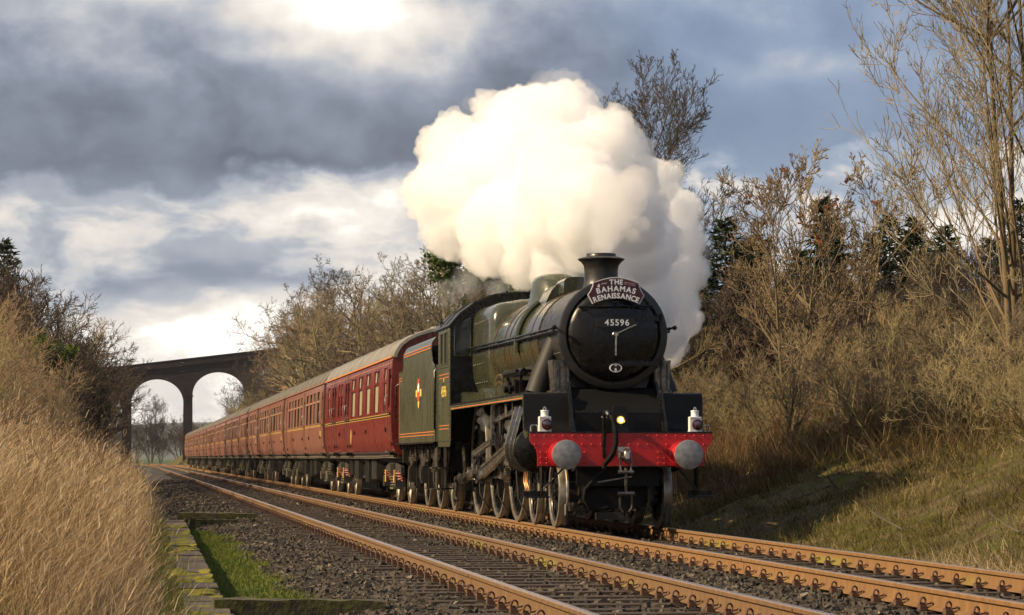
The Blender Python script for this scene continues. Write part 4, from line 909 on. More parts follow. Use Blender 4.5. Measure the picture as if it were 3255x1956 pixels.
def tender():
    T = tag(empty('tender', (0, 12.2, 0)), 'green tender with lion crest coupled behind the locomotive cab', 'tender'); org = (0, 12.2, 0)
    B = lambda mb, n, m_, p=T, **k: mb.build(n, m_, p, org=org, **k)
    for s_ in (-1, 1):
        h = MB(); h.prism([(12.25, 1.305), (12.25, 2.70), (12.42, 2.74), (12.68, 2.80), (12.82, 2.92), (12.86, 3.04), (18.08, 3.04), (18.10, 2.90), (18.16, 2.82), (18.28, 2.79), (19.05, 2.79), (19.05, 1.305)], 'X', s_ * 1.30, s_ * 1.285)
        sd = B(h, 'side_sheet', 'side_green', smooth=0)
        prof = [(1.30, 3.04), (1.297, 3.10), (1.28, 3.17), (1.245, 3.235), (1.19, 3.285), (1.12, 3.315)]; prof = prof + [(x - .012, z - .012) for x, z in prof[::-1]]
        h = MB(); h.prism([(s_ * x, z) for x, z in prof], 'Y', 12.86, 18.08); B(h, 'curved_top', 'side_green', smooth=60)
        h = MB(); h.tube([(s_ * 1.30, y, z) for y, z in ((12.25, 2.70), (12.42, 2.74), (12.68, 2.80), (12.82, 2.92), (12.86, 3.04))] + [(s_ * 1.28, 12.86, 3.17), (s_ * 1.19, 12.86, 3.29)], .016, 6); B(h, 'edge_beading', 'loco_green', sd)
        h = MB(); h.tube([(s_ * 1.19, 18.08, 3.29), (s_ * 1.28, 18.08, 3.17)] + [(s_ * 1.30, y, z) for y, z in ((18.08, 3.04), (18.10, 2.90), (18.16, 2.82), (18.28, 2.79), (19.05, 2.79))], .014, 6); B(h, 'edge_beading', 'loco_green', sd)
        h = MB()
        for z in (3.125, 3.07): h.box(s_ * 1.304, s_ * 1.297, 13.0, 17.95, z - .008, z + .008)
        for z in (1.49, 1.435): h.box(s_ * 1.303, s_ * 1.298, 12.45, 18.9, z - .007, z + .007)
        for y in (18.86, 18.92): h.box(s_ * 1.303, s_ * 1.298, y - .007, y + .007, 1.5, 2.66)
        for z in (2.66, 2.60): h.box(s_ * 1.303, s_ * 1.298, 18.35, 18.9, z - .007, z + .007)
        B(h, 'lining_band', 'lining_orange', sd)
        h = MB(); h.prism([(12.3, 1.30), (19.3, 1.30), (19.3, 1.12), (18.9, .82), (18.6, .62), (17.0, .58), (16.9, .72), (14.5, .72), (14.4, .58), (12.9, .58), (12.5, .85), (12.3, 1.1)], 'X', s_ * 1.03, s_ * 1.00); B(h, 'tender_frame', 'chassis_black')
        h = MB(); h.box(min(s_ * 1.0, s_ * 1.335), max(s_ * 1.0, s_ * 1.335), 12.25, 19.5, 1.272, 1.302)
        for y in np.arange(12.6, 19.4, .62): h.box(min(s_ * 1.0, s_ * 1.30), max(s_ * 1.0, s_ * 1.30), y - .015, y + .015, 1.18, 1.272)
        B(h, 'foot_plate', 'loco_black')
        for y in (13.22, 15.51, 17.79):
            h = MB(); h.box(s_ * 1.10 - .10, s_ * 1.10 + .10, y - .15, y + .15, .50, .84); h.box(s_ * 1.10 - .12, s_ * 1.10 + .12, y - .11, y + .11, .55, .78); ax = B(h, 'axlebox', 'chassis_black')
            h = MB()
            for k in range(6): w = .52 - .075 * k; h.box(s_ * 1.12 - .045, s_ * 1.12 + .045, y - w, y + w, 1.02 - .032 * k - .028, 1.02 - .032 * k)
            for q in (-.5, .5): h.tube([(s_ * 1.12, y + q, 1.28), (s_ * 1.12, y + q, .95)], .026, 6); h.cyl((s_ * 1.12, y + q, .93), (s_ * 1.12, y + q, 1.0), .045)
            h.cyl((s_ * 1.12, y, .80), (s_ * 1.12, y, 1.06), .035); B(h, 'leaf_spring', 'oily_steel', ax)
            h = MB(); h.box(s_ * 1.06 - .02, s_ * 1.06 + .07, y - .22, y - .16, .40, 1.1); h.box(s_ * 1.06 - .02, s_ * 1.06 + .07, y + .16, y + .22, .40, 1.1); h.box(s_ * 1.04, s_ * 1.10, y - .24, y + .24, .38, .42); B(h, 'horn_guide', 'chassis_black')
            w = wheel('tender', T, s_ * .825, y - 12.2, .648, 12, .15, rot=random.uniform(0, 1))
            h = MB(); h.tube([(s_ * .74, y - .75, 1.25), (s_ * .74, y - .72, .6)], .03, 6); h.box(s_ * .74 - .06, s_ * .74 + .06, y - .74, y - .64, .5, .85); B(h, 'brake_hanger', 'chassis_black')
        h = MB(); h.prism([(12.38, 1.27), (12.8, 1.27), (12.75, .42), (12.45, .42)], 'X', s_ * 1.24, s_ * 1.215); h.box(min(s_ * 1.1, s_ * 1.34), max(s_ * 1.1, s_ * 1.34), 12.38, 12.82, .40, .43); h.box(min(s_ * 1.1, s_ * 1.34), max(s_ * 1.1, s_ * 1.34), 12.38, 12.82, .80, .83); B(h, 'tender_step', 'oily_steel')
        h = MB(); h.tube([(s_ * 1.31, 18.95, 1.75), (s_ * 1.37, 18.97, 1.80), (s_ * 1.37, 18.97, 2.50), (s_ * 1.31, 18.95, 2.55)], .016, 8); B(h, 'grab_rail', 'loco_black')
        h = MB(); h.cyl((s_ * .868, 19.2, 1.045), (s_ * .868, 19.55, 1.045), .10, n=18); h.cyl((s_ * .868, 19.55, 1.045), (s_ * .868, 19.60, 1.045), .20, n=24); B(h, 'buffer', 'chassis_black')
    h = MB(); h.box(-1.285, 1.285, 18.98, 19.04, 1.305, 2.79); h.box(-1.28, 1.28, 18.05, 19.0, 2.76, 2.785); h.box(-1.28, 1.28, 18.05, 18.08, 2.78, 3.2); h.box(-1.28, 1.28, 12.88, 12.92, 1.31, 3.1); h.box(-1.1, 1.1, 12.9, 18.06, 2.7, 2.75); B(h, 'tank_plate', 'loco_black')
    h = MB(); h.box(-1.2, 1.2, 19.05, 19.2, .9, 1.28); B(h, 'rear_beam', 'chassis_black')
    h = MB(); h.box(-.98, .98, 12.5, 19.0, .75, 1.2); h.box(-.3, .3, 12.9, 18.5, .35, .75); B(h, 'water_scoop_well', 'chassis_black')
    h = MB()
    for y in (13.22, 15.51, 17.79): B(MB().cyl((-.8, y, .648), (.8, y, .648), .08), 'axle', 'oily_steel')
    # coal, heaped below the rim
    n = 160; V, Fc = [], []
    h = MB()
    for i in range(150):
        c = Vector((rng.uniform(-.95, .95), rng.uniform(13.1, 17.8), rng.uniform(2.78, 3.02))); r = rng.uniform(.08, .17)
        pts = [c + Vector((sx * r * rng.uniform(.6, 1.1), sy * r * rng.uniform(.6, 1.1), sz * r * rng.uniform(.5, .9))) for sx in (-1, 1) for sy in (-1, 1) for sz in (-1, 1)]
        h.add(pts, [(0, 1, 3, 2), (4, 6, 7, 5), (0, 4, 5, 1), (2, 3, 7, 6), (0, 2, 6, 4), (1, 5, 7, 3)])
    tag(B(h, 'coal', 'chassis_black', smooth=0), kind='stuff')
    # crest
    E = lambda y, z, a, b_, n=20: [(y + a * math.cos(2 * math.pi * i / n), z + b_ * math.sin(2 * math.pi * i / n)) for i in range(n)]
    h = MB(); h.prism([(14.62, 2.20), (15.62, 2.20), (15.62, 2.34), (14.62, 2.34)], 'X', -1.304, -1.300); cr = B(h, 'crest_band', 'yellow_paint')
    h = MB(); h.prism(E(15.12, 2.27, .26, .17), 'X', -1.307, -1.3); B(h, 'crest_disc', 'crest_red', cr)
    h = MB(); h.prism([(15.0, 2.40), (15.24, 2.40), (15.28, 2.50), (15.2, 2.56), (15.12, 2.53), (15.04, 2.56), (14.96, 2.50)], 'X', -1.306, -1.3); B(h, 'crest_lion', 'crest_red', cr)
    h = MB(); h.prism([(15.03, 2.30), (15.2, 2.28), (15.26, 2.40), (15.1, 2.47), (14.98, 2.42)], 'X', -1.309, -1.3); B(h, 'crest_wheel', 'letter_white', cr)
    h = MB(); h.prism(E(15.12, 2.07, .11, .10), 'X', -1.306, -1.3); B(h, 'crest_base', 'yellow_paint', cr)
    return T
locomotive(); headboard()
tail_lamp(-1.085, 'white oil lamp on the buffer beam beside the black cylinder'); tail_lamp(1.085, 'white oil lamp on the buffer beam end nearest the mossy bank')
tender()
# ------------------------------------------------------------------ coaches
mat('coach_crimson', (.205, .026, .018), .30, c2=(.165, .020, .015), nscale=2.0, rvar=.08, coat=.35, stretch=(1, 1, .4))
mat('coach_maroon', (.185, .062, .042), .42, c2=(.250, .115, .080), nscale=2.2, rvar=.1, coat=.25, stretch=(1, 1, .35))
mat('coach_roof', (.15, .14, .12), .6, c2=(.21, .195, .17), nscale=3, rvar=.1, stretch=(1, .5, 1))
mat('coach_roof_dark', (.085, .074, .058), .7, c2=(.125, .11, .088), nscale=3, rvar=.1)
mat('gutter_orange', (.52, .20, .05), .45)
mat('gutter_maroon', (.26, .10, .06), .5)
mat('line_gold', (.50, .32, .07), .5)
mat('window_glass', (.018, .019, .018), .05, spec=.9)
mat('window_frosted', (.30, .30, .20), .30, c2=(.36, .35, .24), nscale=3)
mat('window_blind', (.20, .20, .155), .22, c2=(.10, .10, .085), nscale=1.3, namt=.7, stretch=(1, 1, .6))
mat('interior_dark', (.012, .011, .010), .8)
mat('spring_red', (.36, .05, .04), .5, c2=(.45, .3, .25), nscale=30, namt=.2)
mat('damper_yellow', (.62, .36, .03), .5)
mat('underframe', (.020, .018, .016), .6, c2=(.050, .042, .032), nscale=5, rvar=.1)
mat('underframe_dust', (.13, .105, .07), .8, c2=(.06, .05, .037), nscale=5)
mat('frame_lit_tan', (.30, .17, .11), .5)  # lighter tan puts sunlit reveals, reflections and pale curtains into the frame colour
BL = 19.66
CSEC = [(1.235, 1.07), (1.285, 1.14), (1.325, 1.25), (1.355, 1.40), (1.372, 1.60), (1.380, 1.85), (1.380, 2.05), (1.378, 2.30), (1.370, 2.60), (1.358, 2.85), (1.345, 3.02), (1.332, 3.16)]
def secx(z): return float(np.interp(z, [p[1] for p in CSEC], [p[0] for p in CSEC]))
def coach(label, body_m, roof_m, gut_m, glass_m, wins, doors, first=False, group=None):
    """wins: (y centre, width, z0, z1, toplight) ; doors: (y centre, width)"""
    C = tag(empty('railway_coach', (0, 0, 0)), label, 'coach', group)
    ys = {0.0, BL}
    holes = []
    for (yc, w, z0, z1, top) in wins: holes.append((yc - w / 2, yc + w / 2, z0, z1)); ys |= {yc - w / 2, yc + w / 2}
    ys = sorted(ys); zs = sorted({p[1] for p in CSEC} | {h[2] for h in holes} | {h[3] for h in holes})
    b = MB()
    for s_ in (-1, 1):
        idx = {}
        for j, y in enumerate(ys):
            for i, z in enumerate(zs): idx[j, i] = len(b.v); b.v.append((s_ * secx(z), y, z))
        for j in range(len(ys) - 1):
            for i in range(len(zs) - 1):
                ym, zm = (ys[j] + ys[j + 1]) / 2, (zs[i] + zs[i + 1]) / 2
                if s_ < 0 and any(h[0] < ym < h[1] and h[2] < zm < h[3] for h in holes): continue
                b.f.append((idx[j, i], idx[j + 1, i], idx[j + 1, i + 1], idx[j, i + 1])); b.mi.append(0)
    # reveals of the window openings
    for (y0, y1, z0, z1) in holes:
        a, c = secx(z0), secx(z1); q = .045
        b.add([(-a, y0, z0), (-a, y1, z0), (-c, y1, z1), (-c, y0, z1), (-a + q, y0, z0), (-a + q, y1, z0), (-c + q, y1, z1), (-c + q, y0, z1)], [(0, 1, 5, 4), (1, 2, 6, 5), (2, 3, 7, 6), (3, 0, 4, 7)])
    ends = [(x, z) for x, z in CSEC] + [(1.20, 3.44), (.9, 3.66), (.5, 3.78), (0, 3.82)]
    poly = ends + [(-x, z) for x, z in ends[::-1]]
    for y in (0.0, BL): b.add([(x, y, z) for x, z in poly], [tuple(range(len(poly)))])
    body = b.build('coach_body', body_m, C, smooth=40)
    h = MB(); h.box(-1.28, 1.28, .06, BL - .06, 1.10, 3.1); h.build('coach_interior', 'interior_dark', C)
    r = MB(); rp = [(1.348, 3.155), (1.345, 3.20), (1.31, 3.30), (1.22, 3.44), (1.06, 3.57), (.85, 3.68), (.55, 3.775), (.25, 3.82), (0, 3.83)]
    rp = rp + [(-x, z) for x, z in rp[::-1][1:]]
    secs = [(-.06, .93, -.12), (-.05, .985, -.03), (.02, 1, 0), (BL - .02, 1, 0), (BL + .05, .985, -.03), (BL + .06, .93, -.12)]
    V = [(x * k, y, 3.155 + (z - 3.155) * (1 + dz)) for y, k, dz in secs for x, z in rp]; n = len(rp)
    r.add(V, [(j * n + i, j * n + i + 1, (j + 1) * n + i + 1, (j + 1) * n + i) for j in range(len(secs) - 1) for i in range(n - 1)])
    for y in np.arange(1.6, BL, 2.35): r.tube([(x * 1.003, y, z + .003) for x, z in rp], .008, 4)
    ro = r.build('coach_roof', roof_m, C, smooth=45)
    for y in np.arange(1.3, BL, 1.95):
        for x in (-.28, .28):
            h = MB(); h.lathe([(.13, 0), (.13, .03), (.10, .07), (.04, .085), (0, .086)], (x, y, 3.80), 'Z', 14); h.build('roof_ventilator', roof_m, ro)
    for s_ in (-1, 1):
        g_ = MB(); g_.box(min(s_ * 1.335, s_ * 1.372), max(s_ * 1.335, s_ * 1.372), -.02, BL + .02, 3.15, 3.185); g_.build('gutter', gut_m, ro)
    ln = MB()
    for z in ((1.905, 1.955) if first else (1.935, 1.965)): ln.box(-secx(z) - .004, -secx(z) + .01, .12, BL - .12, z - .007, z + .007)
    if first: ln.box(-secx(3.05) - .004, -secx(3.05) + .01, .12, BL - .12, 3.046, 3.054)
    ln.build('waist_line', 'line_gold', body)
    if first:
        ln = MB(); ln.box(-1.384, -1.37, .12, BL - .12, 1.912, 1.948); ln.build('waist_band', 'loco_black', body)
    for k, (yc, w, z0, z1, top) in enumerate(wins):
        y0, y1 = yc - w / 2, yc + w / 2; zt = z1 - .30 if top else z1
        f = MB(); P_ = [(y0, z0), (y1, z0), (y1, z1), (y0, z1)]
        f.tube([(-secx(z) - .001, y, z) for y, z in P_], .016, 5, closed=True)
        if top: f.box(-secx(zt) - .004, -secx(zt) + .05, y0, y1, zt - .025, zt + .03)
        fo = f.build('window', body_m if first else 'frame_lit_tan', body)
        gm = glass_m if isinstance(glass_m, str) else glass_m[k % len(glass_m)]
        h = MB(); q = .035
        h.add([(-secx(z0) + q, y0, z0), (-secx(z0) + q, y1, z0), (-secx(zt) + q, y1, zt), (-secx(zt) + q, y0, zt)], [(0, 1, 2, 3)]); h.build('pane', gm if w > .55 else 'window_glass', fo)
        if top:
            for (a, c, m_) in ((y0, y0 + w * .36, gm), (y0 + w * .36, y1 - w * .30, 'window_glass'), (y1 - w * .30, y1, gm)):
                h = MB(); h.add([(-secx(zt) + q - .008 * (m_ == gm), a, zt + .03), (-secx(zt) + q - .008 * (m_ == gm), c, zt + .03), (-secx(z1) + q - .008 * (m_ == gm), c, z1), (-secx(z1) + q - .008 * (m_ == gm), a, z1)], [(0, 1, 2, 3)]); h.build('top_light', m_, fo)
    for yc, w in doors:
        d = MB()
        for y in (yc - w / 2, yc + w / 2):
            d.tube([(-secx(z) - .0015, y, z) for z in np.linspace(1.12, 3.1, 10)], .007, 4)
        do = d.build('door', 'interior_dark', body)
        h = MB()
        for z in (1.30, 1.95, 2.75): h.box(-secx(z) - .03, -secx(z), yc - w / 2 - .03, yc - w / 2 + .03, z - .035, z + .035)
        h.build('door_hinge', 'loco_black', do)
        h = MB(); h.tube([(-secx(2.0) - .012, yc + w / 2 - .07, 1.99), (-secx(2.0) - .05, yc + w / 2 - .08, 1.99), (-secx(2.0) - .05, yc + w / 2 - .22, 1.99)], .013, 6)
        h.tube([(-secx(2.1), yc + w / 2 + .09, 2.02), (-1.43, yc + w / 2 + .09, 2.05), (-1.43, yc + w / 2 + .09, 2.32), (-secx(2.3), yc + w / 2 + .09, 2.36)], .012, 6); h.build('door_handle', 'steel', do)
        h = MB(); h.box(-1.44, -1.26, yc - .28, yc + .28, 1.125, 1.15); h.box(-1.34, -1.22, yc - .2, yc - .17, 1.05, 1.125); h.box(-1.34, -1.22, yc + .17, yc + .2, 1.05, 1.125); h.build('foot_step', 'underframe_dust', do)
    if not first:
        h = MB(); h.box(-1.384, -1.374, .9, 1.25, 1.62, 1.80); h.build('class_number', 'line_gold', body)
    else:
        h = MB(); h.prism([(10.55 + .14 * math.cos(t), 1.52 + .20 * math.sin(t)) for t in np.linspace(0, 2 * math.pi, 18)[:-1]], 'X', -1.376, -1.366); h.build('company_crest', 'line_gold', body)
    h = MB()
    for y in (1.2, 6.2, 9.4, 14.2): h.box(-secx(1.62) - .03, -secx(1.62), y - .05, y + .05, 1.57, 1.66)
    h.build('tank_filler', 'loco_black', body)
    # underframe
    u = MB(); u.box(-1.22, 1.22, .1, BL - .1, .98, 1.075); u.build('solebar', 'underframe_dust' if not first else 'underframe', C)
    u = MB()
    for s_ in (-1, 1):
        u.box(s_ * 1.05 - .03, s_ * 1.05 + .03, .3, BL - .3, .90, .99)
        u.tube([(s_ * 1.0, 5.6, .93), (s_ * 1.0, 7.4, .52), (s_ * 1.0, 12.2, .52), (s_ * 1.0, 14.0, .93)], .035, 5)
        for y in (7.4, 9.0, 10.6, 12.2): u.box(s_ * 1.0 - .03, s_ * 1.0 + .03, y - .035, y + .035, .50, .98)
    u.build('truss_rod', 'underframe', C)
    for (y0, y1, z0, z1) in ((5.9, 7.1, .50, .94), (8.0, 8.8, .42, .96), (10.9, 12.0, .46, .95), (12.8, 13.5, .55, .95)):
        u = MB(); u.box(-1.15, -.72, y0, y1, z0, z1); 
        for q in np.linspace(y0 + .1, y1 - .1, 4): u.box(-1.165, -1.15, q - .02, q + .02, z0, z1)
        u.build('battery_box', 'underframe', C)
    u = MB(); u.cyl((-.3, 9.2, .62), (-.3, 10.6, .62), .26, n=16); u.build('vacuum_cylinder', 'underframe', C)
    u = MB()
    for z in (1.035, 1.0): u.tube([(-1.24, .2, z), (-1.24, 2.5, z + .01), (-1.24, 5.5, z - .01), (-1.24, BL - .3, z)], .014, 5)
    u.build('pipe_run', 'underframe_dust', C)
    for yb in (2.745, BL - 2.745): bogie(C, yb, first)
    for y, d in ((0, -1), (BL, 1)):
        for s_ in (-1, 1):
            u = MB(); u.cyl((s_ * .868, y, 1.045), (s_ * .868, y + d * .33, 1.045), .09, n=12); u.cyl((s_ * .868, y + d * .33, 1.045), (s_ * .868, y + d * .37, 1.045), .19, n=18); u.build('coach_buffer', 'underframe', C)
        u = MB(); y0, y1 = sorted((y, y + d * .38)); u.box(-.55, .55, y0, y1, 1.25, 3.35); 
        for q in np.linspace(0, .36, 6): u.box(-.58, .58, y + d * q - .008, y + d * q + .008, 1.2, 3.4)
        u.build('gangway', 'interior_dark', C)
    return C
BOG = {}
def bogie(C, yb, first):
    key = first
    if key not in BOG:
        parts = []
        def P_(mb, n, m_, loc=(0, 0, 0), smooth=38):
            o = mb.build(n, m_, smooth=smooth); parts.append((n, o.data, loc)); bpy.data.objects.remove(o)
        h = MB()
        for s_ in (-1, 1):
            h.prism([(-1.75, .62), (-1.75, .80), (-.75, .92), (.75, .92), (1.75, .80), (1.75, .62), (.7, .70), (.45, .45), (-.45, .45), (-.7, .70)], 'X', s_ * 1.06, s_ * .98)
            for q in np.linspace(-.42, .42, 7): h.box(s_ * 1.065 - .02, s_ * 1.065 + .02, q - .02, q + .02, .62, .88)
            h.box(s_ * 1.0 - .08, s_ * 1.0 + .10, -.5, .5, .86, .90)
        h.box(-.95, .95, -.25, .25, .45, .8); frame = h.build('bogie', 'underframe'); BOG[key] = [frame.data, parts]; bpy.data.objects.remove(frame)
        for s_ in (-1, 1):
            for y in (-1.295, 1.295):
                h = MB(); h.box(s_ * 1.04 - .11, s_ * 1.04 + .11, y - .14, y + .14, .36, .60); h.box(s_ * 1.04 - .07, s_ * 1.04 + .13, y - .10, y + .10, .40, .56); P_(h, 'axlebox', 'underframe_dust' if not first else 'underframe')
                for q in (-.27, .27):
                    pts = [(s_ * 1.05 + .055 * math.cos(t), y + q + .055 * math.sin(t), .50 + .21 * t / (2 * math.pi * 3.5)) for t in np.linspace(0, 2 * math.pi * 3.5, 42)]; h = MB(); h.tube(pts, .017, 5)
                    P_(h, 'coil_spring', 'spring_red' if first else 'underframe_dust')
            if first:
                for y in (-.98, .98):
                    h = MB(); h.cyl((s_ * 1.13, y, .46), (s_ * 1.13, y, .60), .024); h.cyl((s_ * 1.13, y, .60), (s_ * 1.13, y, .74), .016); P_(h, 'damper', 'damper_yellow')
            h = MB()
            for q in (-.18, .18):
                pts = [(s_ * 1.02 + .07 * math.cos(t), q + .07 * math.sin(t), .36 + .24 * t / (2 * math.pi * 4)) for t in np.linspace(0, 2 * math.pi * 4, 42)]; h.tube(pts, .02, 5)
            h.box(s_ * 1.0 - .1, s_ * 1.0 + .1, -.36, .36, .30, .35); P_(h, 'bolster_spring', 'underframe_dust')
        h = MB(); h.cyl((-.75, -1.295, .457), (.75, -1.295, .457), .07); h.cyl((-.75, 1.295, .457), (.75, 1.295, .457), .07); P_(h, 'axle', 'underframe')
    frame, parts = BOG[key]
    b = link('bogie', frame, C, (0, yb, 0))
    for n, me, loc in parts: link(n, me, b, loc)
    for s_ in (-1, 1):
        for y in (-1.295, 1.295):
            if 'coach' not in WHEEL:
                t = MB(); t.lathe([(0, .03), (.14, .03), (.16, .06), (.34, .075), (.39, .03), (.395, 0), (.453, 0), (.457, .006), (.459, .1), (.485, .112), (.485, .134), (.44, .14)], (0, 0, 0), 'X', 32); o = t.build('wheel', 'tyre_steel'); WHEEL['coach'] = (o.data,); bpy.data.objects.remove(o)
            link('wheel', WHEEL['coach'][0], b, (s_ * .825, y, .457), (0, 0, 0 if s_ < 0 else math.pi))
Wn = lambda ys, w=1.15: [(y, w, 2.02, 2.97, True) for y in ys]
Dr = lambda ys: [(y, .50, 2.10, 2.92, False) for y in ys]
c1 = coach('clean crimson coach with pale frosted windows coupled to the tender', 'coach_crimson', 'coach_roof', 'gutter_orange', 'window_frosted',
           [(1.45, .62, 2.02, 2.97, True)] + Wn([3.55, 5.70, 7.80, 9.85], 1.18) + Dr([.45, 11.45, 12.2]) + [(13.6, .55, 2.1, 2.95, True), (14.5, .55, 2.1, 2.95, True)] + Dr([15.9, 16.7]) + [(18.2, .7, 2.1, 2.95, True)],
           [(.45, .62), (11.45, .70), (12.2, .70), (15.9, .70), (16.7, .70)], first=True)
c1.location = (0, 19.9, 0)
c2 = coach('x', 'coach_maroon', 'coach_roof_dark', 'gutter_maroon', ['window_glass', 'window_blind', 'window_glass'],
           Wn([2.1, 3.75, 5.4, 7.05], 1.05) + Wn([9.95, 11.6, 13.25, 14.9, 16.6], 1.05) + Dr([.5, 8.5, 18.4]), [(.5, .66), (8.5, .66), (18.4, .66)])
c3 = coach('x', 'coach_maroon', 'coach_roof_dark', 'gutter_maroon', ['window_blind', 'window_blind', 'window_glass'],
           Wn([2.3, 4.25, 6.2, 8.15], 1.35) + Wn([11.5, 13.45, 15.4, 17.35], 1.35) + Dr([.55, 9.85, 18.95]), [(.55, .66), (9.85, .66), (18.95, .66)])
ORD = ['second', 'third', 'fourth', 'fifth', 'sixth', 'seventh', 'eighth', 'ninth', 'tenth', 'eleventh']
protos = {0: c2, 1: c3}
for i in range(10):
    o = protos[i % 2] if i < 2 else copy_tree(protos[i % 2])
    o.location = (float(track_x(40 + 20.45 * i)), 19.9 + 20.45 * (i + 1), 0)
    tag(o, f'weathered maroon coach, {ORD[i]} behind the tender' if i < 9 else 'last weathered maroon coach, beside the viaduct pier', 'coach', 'weathered maroon coaches of the train')
# ------------------------------------------------------------------ viaduct
def brick_mat():
    m = bpy.data.materials.new('viaduct_brick'); m.use_nodes = True; nt = m.node_tree; g = NG(nt); p = nt.nodes['Principled BSDF']
    tc = g.n('ShaderNodeTexCoord').outputs['Object']; sp = g.n('ShaderNodeSeparateXYZ'); nt.links.new(tc, sp.inputs[0])
    br = g.n('ShaderNodeTexBrick'); nt.links.new(g.comb(sp.outputs[0], sp.outputs[2], 0.0), br.inputs[0]); br.inputs['Scale'].default_value = 1.0
    for k, v in (('Color1', (.040, .020, .016, 1)), ('Color2', (.026, .015, .013, 1)), ('Mortar', (.036, .030, .026, 1))): br.inputs[k].default_value = v
    br.inputs['Brick Width'].default_value = .45; br.inputs['Row Height'].default_value = .15; br.inputs['Mortar Size'].default_value = .012
    c = g.mix(g.rng(g.noise(tc, .35, 5, .6), .4, .7), br.outputs[0], (.018, .013, .012))
    c = g.mix(g.rng(g.noise(g.comb(g.m('MULTIPLY', sp.outputs[0], .5), sp.outputs[1], g.m('MULTIPLY', sp.outputs[2], 2.5)), 1.0, 3, .5), .68, .74), c, (.22, .20, .19))
    nt.links.new(c, p.inputs['Base Color']); p.inputs['Roughness'].default_value = .9
    M['viaduct_brick'] = m
brick_mat()
def viaduct():
    Y0, Y1 = 383.0, 387.5
    Vd = tag(empty('viaduct', (1.9, 383, 0)), 'dark brick arched viaduct crossing the line behind the train', 'viaduct'); org = (1.9, 383, 0)
    deck = lambda x: 14.68 + (x + 6.97) * .1207
    spans = [(-16.7, -8.4), (-6.97, 1.20), (2.54, 11.0), (12.35, 20.9), (22.3, 30.8)]
    def crown(a, b): return deck((a + b) / 2) - 1.75
    def arch(a, b, n=22):
        c, hw, zc = (a + b) / 2, (b - a) / 2, crown(a, b); rise = 3.75
        return [(c - hw * math.cos(t), zc - rise + rise * math.sin(t)) for t in np.linspace(0, math.pi, n + 1)]
    # spandrel wall pieces between crowns, one above each span
    x0, x1 = -22.0, 34.0
    for k, (a, b) in enumerate(spans):
        L_ = x0 if k == 0 else (spans[k - 1][1] + a) / 2; R_ = x1 if k == len(spans) - 1 else (b + spans[k + 1][0]) / 2
        ap = arch(a, b); zs0 = ap[0][1]
        n = len(ap)
        # front and back faces as strips so that the arch stays open
        for Y in (Y0, Y1):
            h = MB(); top = [(x, deck(x)) for x, _ in ap]
            V = [(x, Y, z) for x, z in ap] + [(x, Y, z) for x, z in top]
            h.add(V, [(i, i + 1, n + i + 1, n + i) for i in range(n - 1)])
            h.add([(L_, Y, zs0), (a, Y, zs0), (a, Y, deck(a)), (L_, Y, deck(L_))], [(0, 1, 2, 3)]); h.add([(b, Y, zs0), (R_, Y, zs0), (R_, Y, deck(R_)), (b, Y, deck(b))], [(0, 1, 2, 3)])
            h.build('spandrel_wall', 'viaduct_brick', Vd, org=org, smooth=0)
        h = MB(); V = [(x, Y, z) for Y in (Y0 + .002, Y1 - .002) for x, z in ap]; h.add(V, [(i, i + 1, n + i + 1, n + i) for i in range(n - 1)]); h.build('arch_barrel', 'viaduct_brick', Vd, org=org)
        c, hw, zc = (a + b) / 2, (b - a) / 2, crown(a, b)
        out = [(c + (x - c) * (1 + .55 / hw), z + .55 * max(0, (z - zs0) / 3.75) ** .5) for x, z in ap]
        h = MB(); V = [(x, Y0 - .05, z) for x, z in ap] + [(x, Y0 - .05, z) for x, z in out]; h.add(V, [(i, i + 1, n + i + 1, n + i) for i in range(n - 1)]); h.add([(x, Y, z) for Y in (Y0 - .05, Y0) for x, z in out], [(i, i + 1, n + i + 1, n + i) for i in range(n - 1)]); h.build('arch_ring', 'viaduct_brick', Vd, org=org)
    edges = [x0] + [x for s in spans for x in s] + [x1]
    for k in range(0, len(edges), 2):
        a, b = edges[k], edges[k + 1]; zt = crown(*spans[min(k // 2, len(spans) - 1)]) - 3.75
        h = MB(); h.prism([(a, zt + .3), (b, zt + .3), (b + .10, -2), (a - .10, -2)], 'Y', Y0 + .004, Y1 - .004); po = h.build('pier', 'viaduct_brick', Vd, org=org, smooth=0)
        h = MB(); h.box(a - .12, b + .12, Y0 - .08, Y1 + .08, zt - .25, zt); h.build('impost', 'viaduct_brick', po, org=org)
    for (y0, y1, nm) in ((Y0 - .12, Y0 + .35, 'parapet'), (Y1 - .35, Y1 + .12, 'parapet')):
        h = MB(); h.prism([(x0, deck(x0) - .02), (x1, deck(x1) - .02), (x1, deck(x1) + .75), (x0, deck(x0) + .75)], 'Y', y0, y1); pa = h.build(nm, 'viaduct_brick', Vd, org=org, smooth=0)
        h = MB(); h.prism([(x0, deck(x0) + .75), (x1, deck(x1) + .75), (x1, deck(x1) + .90), (x0, deck(x0) + .90)], 'Y', y0 - .06, y1 + .06); h.build('coping', 'viaduct_brick', pa, org=org, smooth=0)
        h = MB(); h.prism([(x0, deck(x0) - .22), (x1, deck(x1) - .22), (x1, deck(x1) - .02), (x0, deck(x0) - .02)], 'Y', y0 - .08, y1 + .08); h.build('string_course', 'viaduct_brick', pa, org=org, smooth=0)
    h = MB(); h.prism([(x0, deck(x0) - .5), (x1, deck(x1) - .5), (x1, deck(x1) - .1), (x0, deck(x0) - .1)], 'Y', Y0 + .3, Y1 - .3); h.build('deck', 'viaduct_brick', Vd, org=org)
viaduct()
